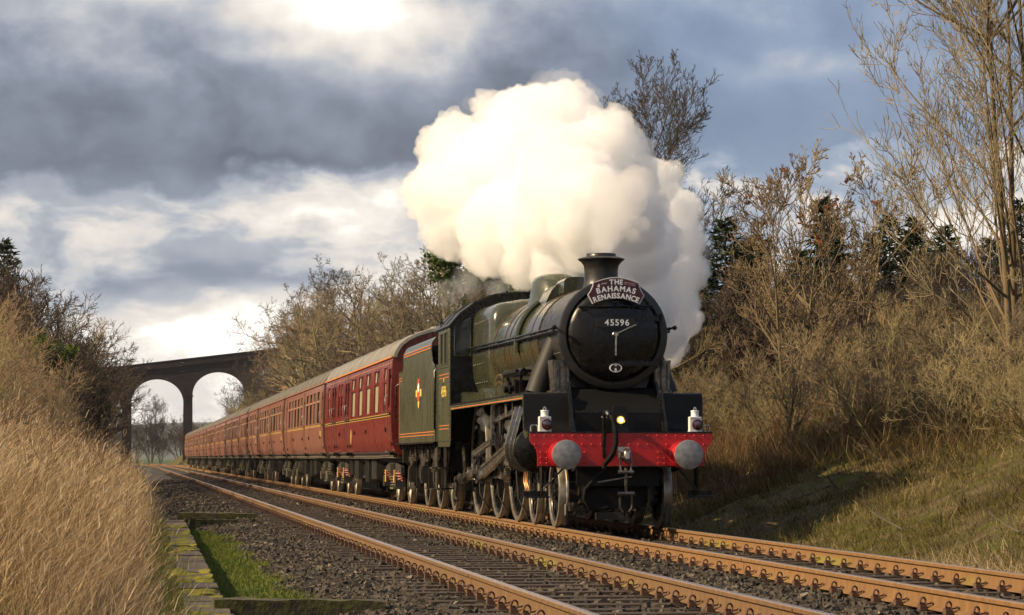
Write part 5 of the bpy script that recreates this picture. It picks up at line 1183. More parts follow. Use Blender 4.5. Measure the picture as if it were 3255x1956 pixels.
def pylon():
    mat('pylon_steel', (.22, .23, .24), .6, metal=.3)
    x, y, z = 9.0, 2950.0, 34.0; t = tag(empty('pylon', (x, y, z)), 'tiny lattice pylon on the distant hill seen through the viaduct arch', 'pylon')
    h = MB()
    for a, b in ((-1, -1), (1, -1), (1, 1), (-1, 1)): h.tube([(a * 3, b * 3, -3), (a * 1.3, b * 1.3, 12), (a * .5, b * .5, 26)], .35, 4)
    h.build('mast', 'pylon_steel', t)
    for zz, w in ((15, 6), (19.5, 5), (24, 4)): h = MB(); h.box(-w, w, -.4, .4, zz, zz + .6); h.build('cross_arm', 'pylon_steel', t)
pylon()
# ------------------------------------------------------------------ trees
mat('bark_tan', (.20, .145, .078), .9, c2=(.10, .095, .036), nscale=2.5, bump=.3, bscale=20, objvar=.3)
mat('bark_grey', (.105, .088, .062), .9, c2=(.062, .052, .034), nscale=2.5)
mat('bark_red', (.085, .046, .030), .9, c2=(.055, .034, .024), nscale=2.5)
mat('twig_gold', (.31, .230, .118), .85, c2=(.19, .150, .075), nscale=1.5, objvar=.4)
mat('twig_ash', (.34, .27, .165), .85, c2=(.22, .185, .105), nscale=1.5)
mat('twig_brown', (.155, .115, .072), .9, c2=(.095, .074, .050), nscale=1.5, objvar=.35)
mat('twig_dark', (.062, .042, .028), .9, c2=(.040, .028, .021), nscale=1.5, objvar=.25)
attr_mat('needle', [(0, (.008, .014, .005)), (.5, (.018, .030, .009)), (1, (.050, .066, .016))], .7, .15)
attr_mat('evergreen_leaf', [(0, (.014, .028, .006)), (.5, (.050, .085, .014)), (1, (.13, .165, .028))], .6, .3)
attr_mat('dead_leaf', [(0, (.10, .030, .012)), (1, (.20, .07, .025))], .8, .2)
attr_mat('dry_grass', [(0, (.10, .058, .022)), (.3, (.25, .160, .074)), (.7, (.50, .355, .19)), (1, (.72, .58, .39))], .7, .42)
attr_mat('green_grass', [(0, (.045, .052, .009)), (.4, (.080, .125, .017)), (.75, (.135, .168, .024)), (1, (.25, .20, .055))], .7, .3)
attr_mat('bank_grass', [(0, (.040, .029, .014)), (.25, (.105, .076, .026)), (.5, (.115, .122, .018)), (.75, (.18, .135, .052)), (1, (.36, .27, .13))], .8, .35)
attr_mat('red_weed', [(0, (.050, .026, .015)), (.6, (.125, .066, .034)), (1, (.24, .15, .075))], .85, .25)
attr_mat('pale_stalk', [(0, (.070, .045, .020)), (.6, (.21, .14, .060)), (1, (.38, .28, .14))], .85, .25)
attr_mat('bramble_mix', [(0, (.045, .028, .018)), (.6, (.095, .070, .032)), (1, (.085, .095, .028))], .85, .25)

def grow(rg, height, r0, spec, lean=(0, 0), stems=1, spread=.25, rmin=.006):
    """spec: per level dict(seg, n, ang, ratio, start, jit, trop). Returns arrays of segments p0, p1, ra, rb, level"""
    out = []
    def branch(p, d, L_, r, lev):
        sp = spec[lev]; n = max(3, int(L_ / sp['seg'])); st = L_ / n; nc = sp.get('n', 0)
        nc = max(0, int(round(nc * rg.uniform(.75, 1.25)))) if nc else 0
        marks = sorted(rg.uniform(sp.get('start', .25), .98) for _ in range(nc)); mi = 0; phase = rg.uniform(0, 6.28)
        rr = r
        for i in range(n):
            j = sp['jit']; d = (d[0] + rg.gauss(0, j), d[1] + rg.gauss(0, j), d[2] + rg.gauss(0, j) + sp['trop'])
            l = math.sqrt(d[0] ** 2 + d[1] ** 2 + d[2] ** 2); d = (d[0] / l, d[1] / l, d[2] / l)
            q = (p[0] + d[0] * st, p[1] + d[1] * st, p[2] + d[2] * st)
            f = (i + 1) / n; r2 = max(rmin, r * (1 - f * sp.get('taper', .8)))
            out.append((*p, *q, rr, r2, lev))
            while mi < len(marks) and marks[mi] <= f:
                t = marks[mi]; mi += 1; phase += 2.4 + rg.uniform(-.5, .5)
                if lev + 1 < len(spec):
                    a = R(rg.gauss(sp['ang'], sp['ang'] * .22)); ux, uy, uz = perp(d, phase)
                    nd = (d[0] * math.cos(a) + ux * math.sin(a), d[1] * math.cos(a) + uy * math.sin(a), d[2] * math.cos(a) + uz * math.sin(a))
                    cl = L_ * sp['ratio'] * (1.15 - .65 * t) * rg.uniform(.7, 1.25)
                    branch(q, nd, cl, max(rmin, min(r2 * .8, r * sp.get('rr', .5))), lev + 1)
            p, rr = q, r2
    def perp(d, a):
        up = (0, 0, 1) if abs(d[2]) < .9 else (1, 0, 0)
        u = (d[1] * up[2] - d[2] * up[1], d[2] * up[0] - d[0] * up[2], d[0] * up[1] - d[1] * up[0]); l = math.sqrt(sum(x * x for x in u)); u = tuple(x / l for x in u)
        v = (d[1] * u[2] - d[2] * u[1], d[2] * u[0] - d[0] * u[2], d[0] * u[1] - d[1] * u[0])
        return tuple(u[i] * math.cos(a) + v[i] * math.sin(a) for i in range(3))
    for s in range(stems):
        a = 6.28 * s / stems + rg.uniform(-.4, .4); k = spread * (0 if stems == 1 else rg.uniform(.5, 1.2))
        branch((.12 * math.cos(a) * (stems > 1), .12 * math.sin(a) * (stems > 1), 0), (lean[0] + k * math.cos(a), lean[1] + k * math.sin(a), 1.0), height * rg.uniform(.85, 1.05), r0 * rg.uniform(.8, 1.1), 0)
    return np.array(out)
def seg_mesh(name, S, mat_name, sides=3):
    p0, p1, ra, rb = S[:, 0:3], S[:, 3:6], S[:, 6], S[:, 7]
    d = p1 - p0; d /= np.maximum(np.linalg.norm(d, axis=1), 1e-9)[:, None]
    up = np.where(np.abs(d[:, 2:3]) < .9, np.array([[0, 0, 1.]]), np.array([[1., 0, 0]])); u = np.cross(d, up); u /= np.linalg.norm(u, axis=1)[:, None]; v = np.cross(d, u)
    n = len(S); V = np.empty((n, 2 * sides, 3))
    for k in range(sides):
        a = 2 * math.pi * k / sides; o = u * math.cos(a) + v * math.sin(a)
        V[:, k] = p0 + o * ra[:, None]; V[:, sides + k] = p1 + d * (ra[:, None] * .3) + o * rb[:, None]
    f = np.array([(k, (k + 1) % sides, sides + (k + 1) % sides, sides + k) for k in range(sides)])
    Fq = (f[None] + (np.arange(n) * 2 * sides)[:, None, None]).reshape(-1, 4)
    return np_mesh(name, V.reshape(-1, 3), Fq, mat_name, smooth=True)
PROTO = {}
def make_tree_proto(key, seed, height, r0, spec, bark, twig, cut=1, **kw):
    rg = random.Random(seed); S = grow(rg, height, r0, spec, **kw); lv = S[:, 8]
    PROTO[key] = [('trunk', seg_mesh('trunk', S[lv <= cut], bark, 6)), ('crown', seg_mesh('crown', S[lv > cut], twig, 3))]
    PROTO[key + '_tips'] = S[lv == lv.max()][:, 3:6]
def plant(key, name, x, y, label, cat='tree', s=1.0, rz=None, group=None, sz=None, dz=-.15):
    t = empty(name, (x, y, float(H(x, y)) + dz)); t.rotation_euler = (0, 0, random.uniform(0, 6.28) if rz is None else rz); t.scale = (s, s, s * (sz or random.uniform(.92, 1.1)))
    for n, me in PROTO[key]: link(n, me, t)
    return tag(t, label, cat, group)
ASH = [dict(seg=.45, n=13, ang=46, ratio=.56, start=.14, jit=.025, trop=.02, taper=.85, rr=.40), dict(seg=.30, n=11, ang=40, ratio=.36, start=.14, jit=.045, trop=.040, taper=.85, rr=.45),
       dict(seg=.20, n=6, ang=38, ratio=.46, start=.15, jit=.07, trop=.10, taper=.8, rr=.55), dict(seg=.13, n=3, ang=36, ratio=.5, start=.2, jit=.09, trop=.16, taper=.7, rr=.7), dict(seg=.10, ang=30, ratio=.4, jit=.10, trop=.18, taper=.5)]
ASH_OPEN = [dict(seg=.45, n=16, ang=46, ratio=.47, start=.08, jit=.012, trop=.02, taper=.85, rr=.34), dict(seg=.30, n=11, ang=38, ratio=.36, start=.15, jit=.035, trop=.05, taper=.85, rr=.42),
       dict(seg=.20, n=6, ang=40, ratio=.48, start=.15, jit=.06, trop=.11, taper=.8, rr=.55), dict(seg=.13, n=3, ang=36, ratio=.5, start=.2, jit=.08, trop=.17, taper=.7, rr=.7), dict(seg=.10, ang=30, ratio=.4, jit=.10, trop=.18, taper=.5)]
ASH_TALL = [dict(seg=.7, n=12, ang=40, ratio=.55, start=.25, jit=.025, trop=.02, taper=.85, rr=.42), dict(seg=.45, n=11, ang=38, ratio=.40, start=.16, jit=.05, trop=.045, taper=.85, rr=.45),
       dict(seg=.32, n=7, ang=38, ratio=.46, start=.15, jit=.08, trop=.08, taper=.8, rr=.55), dict(seg=.22, n=4, ang=36, ratio=.5, start=.2, jit=.10, trop=.12, taper=.7, rr=.7), dict(seg=.16, ang=30, ratio=.4, jit=.10, trop=.14, taper=.5)]
OAK = [dict(seg=.5, n=9, ang=55, ratio=.60, start=.22, jit=.07, trop=.02, taper=.8, rr=.55), dict(seg=.4, n=8, ang=50, ratio=.45, start=.2, jit=.16, trop=.04, taper=.8, rr=.55),
       dict(seg=.28, n=7, ang=46, ratio=.48, start=.15, jit=.20, trop=.05, taper=.75, rr=.6), dict(seg=.2, n=3, ang=42, ratio=.5, start=.15, jit=.2, trop=.08, taper=.6, rr=.8), dict(seg=.16, ang=30, ratio=.4, jit=.2, trop=.08, taper=.4)]
BUSH = [dict(seg=.3, n=11, ang=38, ratio=.50, start=.12, jit=.07, trop=.0, taper=.85, rr=.55), dict(seg=.22, n=7, ang=40, ratio=.48, start=.15, jit=.11, trop=.05, taper=.8, rr=.6),
        dict(seg=.15, n=4, ang=38, ratio=.5, start=.15, jit=.14, trop=.08, taper=.6, rr=.8), dict(seg=.11, ang=30, ratio=.4, jit=.15, trop=.1, taper=.5)]
make_tree_proto('ash_big', 5, 9.8, .085, ASH_OPEN, 'bark_tan', 'twig_ash', stems=4, spread=.08, lean=(.0, 0), rmin=.0056)
make_tree_proto('ash', 8, 5.0, .060, ASH, 'bark_tan', 'twig_gold', stems=2, spread=.22, rmin=.007)
make_tree_proto('ash_tall', 15, 13.5, .17, ASH_TALL, 'bark_red', 'twig_dark', stems=2, spread=.18, rmin=.011)
for k in range(3): make_tree_proto('oak%d' % k, 21 + k, 9.0, .19, OAK, 'bark_tan', ['twig_brown', 'twig_brown', 'twig_gold'][k], stems=[1, 2, 1][k], spread=.2, rmin=.011, cut=1)
for k in range(3): make_tree_proto('bush%d' % k, 31 + k, [3.4, 2.8, 3.2][k], .028, BUSH, 'bark_tan', ['twig_gold', 'twig_brown', 'twig_gold'][k], stems=[6, 7, 5][k], spread=[.5, .7, .6][k], rmin=.0052)
for k in range(2): make_tree_proto('dark_bush%d' % k, 41 + k, 4.2, .05, BUSH, 'bark_red', 'twig_dark', stems=5, spread=.40, rmin=.009)  # twigs darkened in colour to stand for sun blocked on the left bank

def quads_at(P_, size, tint, mat_name, name, flat=.0):
    n = len(P_); Rm = rand_rot(n); s = size * rng.uniform(.6, 1.3, n)
    q = np.array([(-1, -.5, 0), (1, -.5, 0), (1, .5, 0), (-1, .5, 0)]) * .5
    V = np.einsum('nij,kj->nki', Rm, q) * s[:, None, None] + P_[:, None, :]
    return np_mesh(name, V.reshape(-1, 3), np.arange(4 * n).reshape(-1, 4), mat_name, attr={'tint': np.repeat(tint, 4)})
def conifer_proto(key, h, w, nb, mat_name='needle', seed=1):
    r_ = np.random.default_rng(seed); segs = [(0, 0, 0, 0, 0, h, .10, .01, 0)]; P_, D_, T_ = [], [], []
    for i in range(nb):
        t = (i / nb) ** .85; z = h * (.06 + .93 * t); L_ = w * (1 - t) ** .85 * r_.uniform(.65, 1.15) + .12; a = i * 2.4 + r_.uniform(-.3, .3); dr = -.25 + .5 * t
        e = np.array([math.cos(a) * L_, math.sin(a) * L_, dr * L_]); segs.append((0, 0, z, e[0], e[1], z + e[2], .022, .006, 1))
        m_ = int(16 + 46 * L_ / w)
        f = r_.uniform(.12, 1.0, m_); side = r_.normal(0, .13 * L_ + .03, (m_, 3)); side[:, 2] *= .45
        P_.append(np.array([0, 0, z]) + f[:, None] * e + side - np.array([0, 0, .10]) * (f ** 2)[:, None] * L_); D_.append(np.tile(e / np.linalg.norm(e), (m_, 1)) + r_.normal(0, .35, (m_, 3))); T_.append(np.clip(r_.normal(.35 + .3 * f, .2), 0, 1))
    P_ = np.concatenate(P_); D_ = np.concatenate(D_); T_ = np.concatenate(T_); D_ /= np.linalg.norm(D_, axis=1)[:, None]; n = len(P_)
    u = np.cross(D_, r_.normal(size=(n, 3))); u /= np.linalg.norm(u, axis=1)[:, None]; ln = r_.uniform(.14, .30, n)[:, None] * (h / 6); wd = r_.uniform(.02, .045, n)[:, None] * (h / 6)
    V = np.stack([P_ - u * wd, P_ + u * wd, P_ + D_ * ln + u * wd * .3, P_ + D_ * ln - u * wd * .3], 1)
    PROTO[key] = [('trunk', seg_mesh('trunk', np.array(segs), 'bark_red', 5)), ('crown', np_mesh('crown', V.reshape(-1, 3), np.arange(4 * n).reshape(-1, 4), mat_name, attr={'tint': np.repeat(T_, 4)}))]
conifer_proto('spruce0', 6.0, 1.5, 90, seed=3); conifer_proto('spruce1', 6.0, 1.9, 80, seed=4)
def evergreen_proto(key, h, w, seed):
    rg = random.Random(seed); S = grow(rg, h, .16, BUSH, stems=3, spread=.16, rmin=.015); r_ = np.random.default_rng(seed)
    tips = S[S[:, 8] >= 1][:, 3:6]; P_ = tips[r_.integers(0, len(tips), 20000)] + r_.normal(0, .17, (20000, 3)) - np.array([0, 0, .1])
    cl = (np.sin(P_[:, 0] * 3.1) + np.sin(P_[:, 1] * 2.7 + 1) + np.sin(P_[:, 2] * 2.9 + 2)) / 6 + .5
    PROTO[key] = [('trunk', seg_mesh('trunk', S[S[:, 8] == 0], 'bark_red', 6)), ('crown', quads_at(P_, .17, np.clip(cl + r_.normal(0, .15, 20000), 0, 1), 'evergreen_leaf', 'crown'))]
evergreen_proto('evergreen', 7.5, 1.6, 77)

# --- the line-up beside and behind the train (metres; x across the line, y along it)
plant('ash_big', 'ash_tree', 7.55, 5.2, 'tall bare ash tree with upswept twigs at the frame edge beside the mossy bank', rz=.4, sz=1.0)
ash_a = plant('ash', 'ash_sapling', 7.0, 18.5, 'young bare tree with reddish dead seed clusters, nearest the steam', rz=1.0, s=1.02, sz=1.05)
ash_b = plant('ash', 'ash_sapling', 8.5, 19.5, 'young bare tree with reddish dead seed clusters, between the steam-side sapling and the tall ash', rz=3.3, s=.98, sz=1.12)
plant('ash', 'ash_sapling', 5.6, 26.0, 'slender bare sapling half hidden by the steam edge', rz=5.0, s=.9)
plant('ash_tall', 'ash_tree', 15.2, 73.0, 'bare tree rising behind the steam plume against the sky', rz=.9, s=.88, sz=1.0)
for t, n in ((ash_a, 46), (ash_b, 40)):
    tips = PROTO['ash_tips']; tips = tips[tips[:, 2] > 4.0]; k = rng.choice(len(tips), 9, replace=False)
    P_ = (tips[k][:, None, :] + rng.normal(0, .05, (9, 12, 3)) - np.array([0, 0, .05])).reshape(-1, 3)
    link('seed_cluster', quads_at(P_, .085, rng.random(len(P_)), 'dead_leaf', 'seed_cluster'), t)['kind'] = 'stuff'
# dark conifers behind
k = 0
CON = [(7.4 + .78 * i + random.uniform(-.2, .2), 33 + 5 * random.random() + .12 * i) for i in range(15)] + [(8.4 + 1.1 * i, 41 + 4 * random.random()) for i in range(9)]
CON.sort()
for x, y in CON:
    plant('spruce%d' % (k % 2), 'spruce_tree', x + random.uniform(-.3, .3), y, f'dark spruce behind the bare saplings, {nth(k)} counting across from the steam', s=random.uniform(.72, .94), group='dark spruces behind the saplings'); k += 1
for i in range(14): plant('dark_bush%d' % (i % 2), 'thicket_tree', 7.2 + .72 * i + random.uniform(-.3, .3), 25.5 + 5 * random.random(), f'dark bare thicket tree between saplings and spruces, {nth(i)} counting across from the steam', s=random.uniform(.6, .85), group='dark thicket behind the saplings')
# bare shrubs along the foot of the wood
SH = [(5.7, -1.5), (6.9, 0.5), (6.1, 3.2), (8.3, 2.5), (7.6, 7.5), (6.3, 9.0), (9.0, 9.2), (7.0, 12.0), (8.5, 14.0), (5.9, 14.5), (7.3, 15.6), (9.8, 17.2), (6.0, 18.0), (8.0, 22.0), (6.6, 22.6), (9.3, 23.5), (5.5, 22.0), (5.0, 26.0), (7.3, 26.8), (10.6, 22.0), (11.6, 19.0), (11.0, 13.6), (10.2, 8.5), (12.8, 23.5), (4.6, 30.0), (6.4, 31.0), (12.2, 27.0), (9.9, 27.5), (5.6, 35.5), (7.6, 35.0), (13.8, 27.0)]
SH.sort(key=lambda a: a[1])
for i, (x, y) in enumerate(SH):
    plant('bush%d' % (i % 3), 'bare_shrub', x, y, f'bare golden twiggy shrub on the mossy bank, {nth(i)} back from the frame edge', 'shrub', s=random.uniform(.42, .74), group='bare shrubs along the mossy bank')
# the wood on the far side of the coaches
WOOD = [(13.5, 305, 1.0), (12.6, 282, .95), (14.6, 262, 1.2), (10.8, 246, 1.0), (13.4, 240, 1.2), (9.6, 222, 1.05), (12.2, 214, 1.25), (7.6, 203, 1.1), (10.4, 196, 1.25), (6.0, 182, 1.1), (9.6, 172, 1.2), (6.4, 157, 1.12), (10.2, 150, 1.2), (6.5, 138, .98), (9.6, 131, 1.1), (6.8, 119, .98), (10.6, 113, 1.15), (6.6, 103, 1.0), (9.4, 97, 1.05), (6.3, 89, .86), (9.6, 83, .95), (6.2, 62, .62), (8.6, 58, .7), (11.8, 66, .85), (12.4, 92, 1.1), (13.2, 120, 1.2), (13.5, 160, 1.25), (11.0, 52, .66), (8.0, 145, 1.0), (7.8, 168, 1.05), (11.6, 182, 1.2), (8.2, 110, .95), (12.0, 140, 1.15), (8.0, 125, .95), (8.3, 90, .9), (15.4, 290, 1.2), (16.5, 318, 1.2)]
WOOD.sort(key=lambda a: -a[1])
for i, (x, y, s) in enumerate(WOOD):
    plant('oak%d' % (i % 3), 'bare_tree', x, y, f'bare winter tree in the wood above the maroon coaches, {nth(i)} from the viaduct', s=s * (.88 if 78 < y < 165 else 1), group='bare trees above the coaches')
plant('evergreen', 'evergreen_tree', 9.3, 68, 'dense green ivy-clad evergreen beside the steam behind the cab', s=1.0, sz=1.0)
plant('evergreen', 'evergreen_tree', 11.0, 74, 'taller green evergreen half covered by the steam', s=1.12, sz=1.0)
i = 0
for y in np.arange(38, 330, 5.2):
    x = 4.3 + random.uniform(0, 2.2) + (2.6 * min(1, max(0, (y - 160) / 80))); i += 1
    plant(['bush1', 'dark_bush1', 'bush0', 'bush2'][i % 4], 'bank_shrub', x, y, f'bare shrub on the bank close behind the coaches, {nth(i - 1)} from the tender', 'shrub', s=random.uniform(.75, 1.2), group='shrubs behind the coaches')
# the other bank
LEFT = [('bush1', -8.7, 3, .42), ('bush0', -9.5, 13, .62), ('bush1', -9.2, 21, .6), ('bush0', -9.7, 27, .8), ('bush1', -10.6, 35, .9), ('bush0', -9.1, 8, .5), ('bush2', -9.9, 18, .8), ('bush1', -8.9, 25, .55), ('bush2', -10.0, 31, .9), ('bush1', -8.8, 37, .62), ('bush0', -11.2, 40, 1.1), ('bush2', -9.4, 45, .85), ('bush1', -8.6, 52, .75), ('bush0', -10.4, 51, 1.0), ('dark_bush0', -12.2, 55, 1.15), ('bush2', -9.6, 59, .95)]
DARK = [(-8.7, 66, 1.05), (-11.0, 68, 1.2), (-13.0, 70, 1.25), (-9.2, 76, 1.2), (-11.8, 80, 1.3), (-8.4, 86, 1.1), (-14.0, 86, 1.35), (-10.4, 92, 1.4), (-8.6, 100, 1.25), (-12.6, 98, 1.45), (-9.6, 110, 1.45), (-8.4, 122, 1.35), (-11.2, 118, 1.5), (-9.4, 134, 1.5), (-8.6, 150, 1.5), (-9.8, 168, 1.5), (-9.4, 190, 1.4), (-10.4, 215, 1.5), (-10.6, 245, 1.5), (-11.8, 280, 1.6), (-12.4, 320, 1.8), (-13.6, 350, 2.0), (-13.2, 375, 2.0)]
for i, (k, x, y, s) in enumerate(LEFT): plant(k, 'bank_shrub', x - .5, y, f'bare sunlit shrub above the tall dry grass, {nth(i)} going back along the bank', 'shrub', s=s, group='shrubs above the dry grass')
for i, (x, y, s) in enumerate(DARK): plant('dark_bush%d' % (i % 2), 'thicket_tree', x - .75, y, f'dark bare thicket tree on the shaded bank, {nth(i)} going back towards the viaduct', 'tree', s=s, group='dark thicket before the viaduct')
for i, (x, y, s) in enumerate([(-12.4, 78, .85), (-14.4, 92, 1.0), (-11.5, 104, .95), (-15.0, 110, 1.1)]): plant('oak%d' % (i % 3), 'bare_tree', x, y, f'reddish bare tree on the skyline of the shaded bank, {nth(i)} going back', s=s * .8, group='bare trees on the shaded skyline')
plant('spruce1', 'spruce_tree', -12.9, 90, 'single green spruce on the skyline of the shaded bank', s=1.35, sz=1.15)
plant('evergreen', 'evergreen_tree', -11.6, 62, 'dark evergreen bush behind the shrubs above the dry grass', s=.55)
plant('evergreen', 'evergreen_tree', -9.9, 88, 'dark evergreen filling the shaded thicket', s=.6)
plant('ash_tall', 'ash_tree', -2.5, 560, 'lone bare tree in the field seen through the viaduct arch', s=.85)
for i, (x, y, s) in enumerate([(9.6, 330, 1.5), (11.6, 345, 1.7), (8.6, 352, 1.2), (13.6, 350, 1.9), (10.6, 300, 1.2)]): plant('dark_bush%d' % (i % 2), 'bank_shrub', x, y, f'dark shrub against the viaduct foot above the last coach, {nth(i)} of the clump', 'shrub', s=s, group='shrubs at the viaduct foot')
plant('dark_bush1', 'thicket_tree', -8.5, 455, 'bare bush in the shadow just past the viaduct arch', s=1.7)
for i in range(9): plant('dark_bush%d' % (i % 2), 'thicket_tree', -16 + 3.2 * i + random.uniform(-1, 1), 560 + 60 * random.random(), f'low dark far wood tree beyond the viaduct, {nth(i)} counting across', s=random.uniform(1.6, 2.3), group='far low wood beyond the viaduct')
plant('dark_bush0', 'thicket_tree', 3.5, 450, 'bare bush behind the viaduct pier', s=1.5)

# ------------------------------------------------------------------ grasses
def blades(name, label, P_, hgt, wid, lean, tint, mat_name, curl=.35, leanvar=.25, clump=0.0, flat=0.0):
    n = len(P_); a = rng.uniform(0, 2 * math.pi, n)
    wv = np.stack([np.cos(a), np.sin(a), np.zeros(n)], -1) * (wid / 2)[:, None]
    d = np.stack([lean[0] + rng.normal(0, leanvar, n) + clump * wob(P_[:, 0], P_[:, 1], 2.3), lean[1] + rng.normal(0, leanvar, n) + clump * wob(P_[:, 0] + 9, P_[:, 1], 2.3), np.where(rng.random(n) < flat, .25, 1.0)], -1); d /= np.linalg.norm(d, axis=1)[:, None]
    mid = P_ + d * (hgt * .55)[:, None]
    d2 = d + np.stack([rng.normal(lean[0] * 1.2, curl, n), rng.normal(0, curl, n), rng.normal(-.15, .15, n)], -1); d2 /= np.linalg.norm(d2, axis=1)[:, None]
    tip = mid + d2 * (hgt * .45)[:, None]
    V = np.stack([P_ - wv, P_ + wv, mid - wv * .8, mid + wv * .8, tip - wv * .25, tip + wv * .25], 1).reshape(-1, 3)
    o = (np.arange(n) * 6)[:, None]; Fq = np.concatenate([o + np.array([[0, 1, 3, 2]]), o + np.array([[2, 3, 5, 4]])])
    me = np_mesh(name, V, Fq, mat_name, attr={'tint': np.repeat(np.clip(tint, 0, 1), 6)})
    return tag(link(name, me), label, kind='stuff')
def scatter(x0, x1, y0, y1, n, vis=True):
    x = rng.uniform(x0, x1, n); y = rng.uniform(y0, y1, n)
    return x, y
def left_grass():
    Xs, Ys, Hs, Ws = [], [], [], []
    for (y0, y1, dens, w, h) in ((-25, -6, 900, .0045, .85), (-6, 18, 520, .0062, .98), (18, 45, 230, .010, 1.05), (45, 80, 100, .016, 1.1)):
        d1 = y1 + 37; x0 = -6.87 - .052 * d1 - .8; x1 = -6.56
        n = int((x1 - x0) * (y1 - y0) * dens); x, y = scatter(x0, x1, y0, y1, n)
        edge = ss(-6.56, -7.15, x); keep = (rng.random(n) < .25 + .75 * edge) & (x > -6.87 - .052 * (y + 37) - .8)
        clump = .5 + .5 * wob(x, y, 2.2); keep &= rng.random(n) < .25 + .75 * np.clip(clump + .3 * wob(x, y, 6.0), 0, 1)
        x, y, edge, clump = x[keep], y[keep], edge[keep], clump[keep]
        Xs.append(x); Ys.append(y); Hs.append(h * rng.uniform(.4, 1.15, len(x)) * (.35 + .65 * edge) * np.clip(.62 + .5 * clump + .25 * wob(x, y, 5.0), .35, 1.25)); Ws.append(w * rng.uniform(.6, 1.3, len(x)))
    x, y, h, w = map(np.concatenate, (Xs, Ys, Hs, Ws)); P_ = np.stack([x, y, H(x, y) - .02], -1)
    blades('dry_grass', 'tall golden dry grass covering the near bank', P_, h, w, (.22, .0), rng.normal(.48, .26, len(x)) + .18 * wob(x, y, .9) + .22 * wob(x, y, 3.1), 'dry_grass', leanvar=.34, curl=.6, clump=.38, flat=.14)
    n = 24000; k = rng.choice(len(x), n, replace=False); x, y, h = x[k], y[k], h[k]; P2 = np.stack([x + .24 * h * 1.0 + rng.normal(0, .12, n), y + rng.normal(0, .12, n), H(x, y) + h * rng.uniform(.75, 1.12, n)], -1)
    blades('grass_seed_heads', 'pale feathery seed heads nodding over the tall dry grass', P2, rng.uniform(.07, .15, n), .0022 + .00013 * (y + 37), (.5, .0), rng.normal(.72, .22, n), 'dry_grass', leanvar=.5, curl=.8)
    print('left grass', len(x))
    n = 9000; x = rng.uniform(-9.5, -6.5, n); y = rng.uniform(-25, 2, n); k = (wob(x, y, 1.1) > .25); x, y = x[k], y[k]
    blades('green_grass', 'green grass patches low in the dry grass', np.stack([x, y, H(x, y) - .01], -1), rng.uniform(.15, .45, len(x)), np.full(len(x), .006), (.1, 0), rng.normal(.5, .2, len(x)), 'green_grass')
    # short lawn strip next to the trough
    n = 42000; x = rng.uniform(-6.15, -5.0, n); y = rng.uniform(-15.4, 12.5, n); k = x < strip_edge(y) + .06 * rng.random(n); x, y = x[k], y[k]
    g_ = blades('green_grass', 'short bright green grass strip between trough and ballast', np.stack([x, y, np.maximum(H(x, y), bedz(x)) - .005], -1), rng.uniform(.025, .07, len(x)), np.full(len(x), .010), (.05, 0), rng.normal(.62, .18, len(x)) + .12 * wob(x, y, 2.5), 'green_grass', leanvar=.5)
    n = 5000; x = rng.normal(-6.5, .10, n); y = rng.uniform(-22, 14, n)
    blades('green_grass', 'green grass tufts fringing the concrete trough', np.stack([x, y, H(x, y)], -1), rng.uniform(.1, .35, n), np.full(n, .006), (.15, 0), rng.normal(.6, .25, n), 'green_grass')
    n = 16000; x = rng.uniform(-11.5, -7.4, n); y = rng.uniform(-4, 60, n); k = (x > -7.2 - .052 * (y + 37)) & (wob(x, y, .8) > .1); x, y = x[k], y[k]
    blades('bramble_undergrowth', 'rough brown bramble and dock stems mixed into the dry grass', np.stack([x, y, H(x, y)], -1), rng.uniform(.5, 1.5, len(x)), .005 + .00012 * (y + 37), (.15, 0), rng.normal(.4, .25, len(x)), 'red_weed', leanvar=.5, curl=.7)
    # tall dark stems standing in the dry grass
    h = [(-8.0, -17.5, 1.15), (-6.95, -9.0, 1.0), (-8.6, -8.0, 1.2), (-7.5, -2.0, 1.3), (-9.2, 4.0, 1.4)]
    for i, (x, y, hh) in enumerate(h):
        S = grow(random.Random(90 + i), hh, .007, [dict(seg=.15, n=3, ang=28, ratio=.45, start=.4, jit=.03, trop=.0, taper=.6, rr=.8), dict(seg=.1, ang=20, ratio=.3, jit=.06, trop=.03, taper=.5)], lean=(.08, 0), rmin=.0025)
        t = tag(empty('dead_weed_stem', (x, y, float(H(x, y)))), ['thin dark dead stem upright in the dry grass at the lower frame edge', 'dark forked dead stem in the dry grass beside the trough', 'dark dead stem high on the dry grass slope', 'branched dead stem in the middle of the dry grass', 'dead stem far up the dry grass bank'][i], 'plant')
        link('stem', seg_mesh('stem', S, 'twig_dark', 4), t)
left_grass()
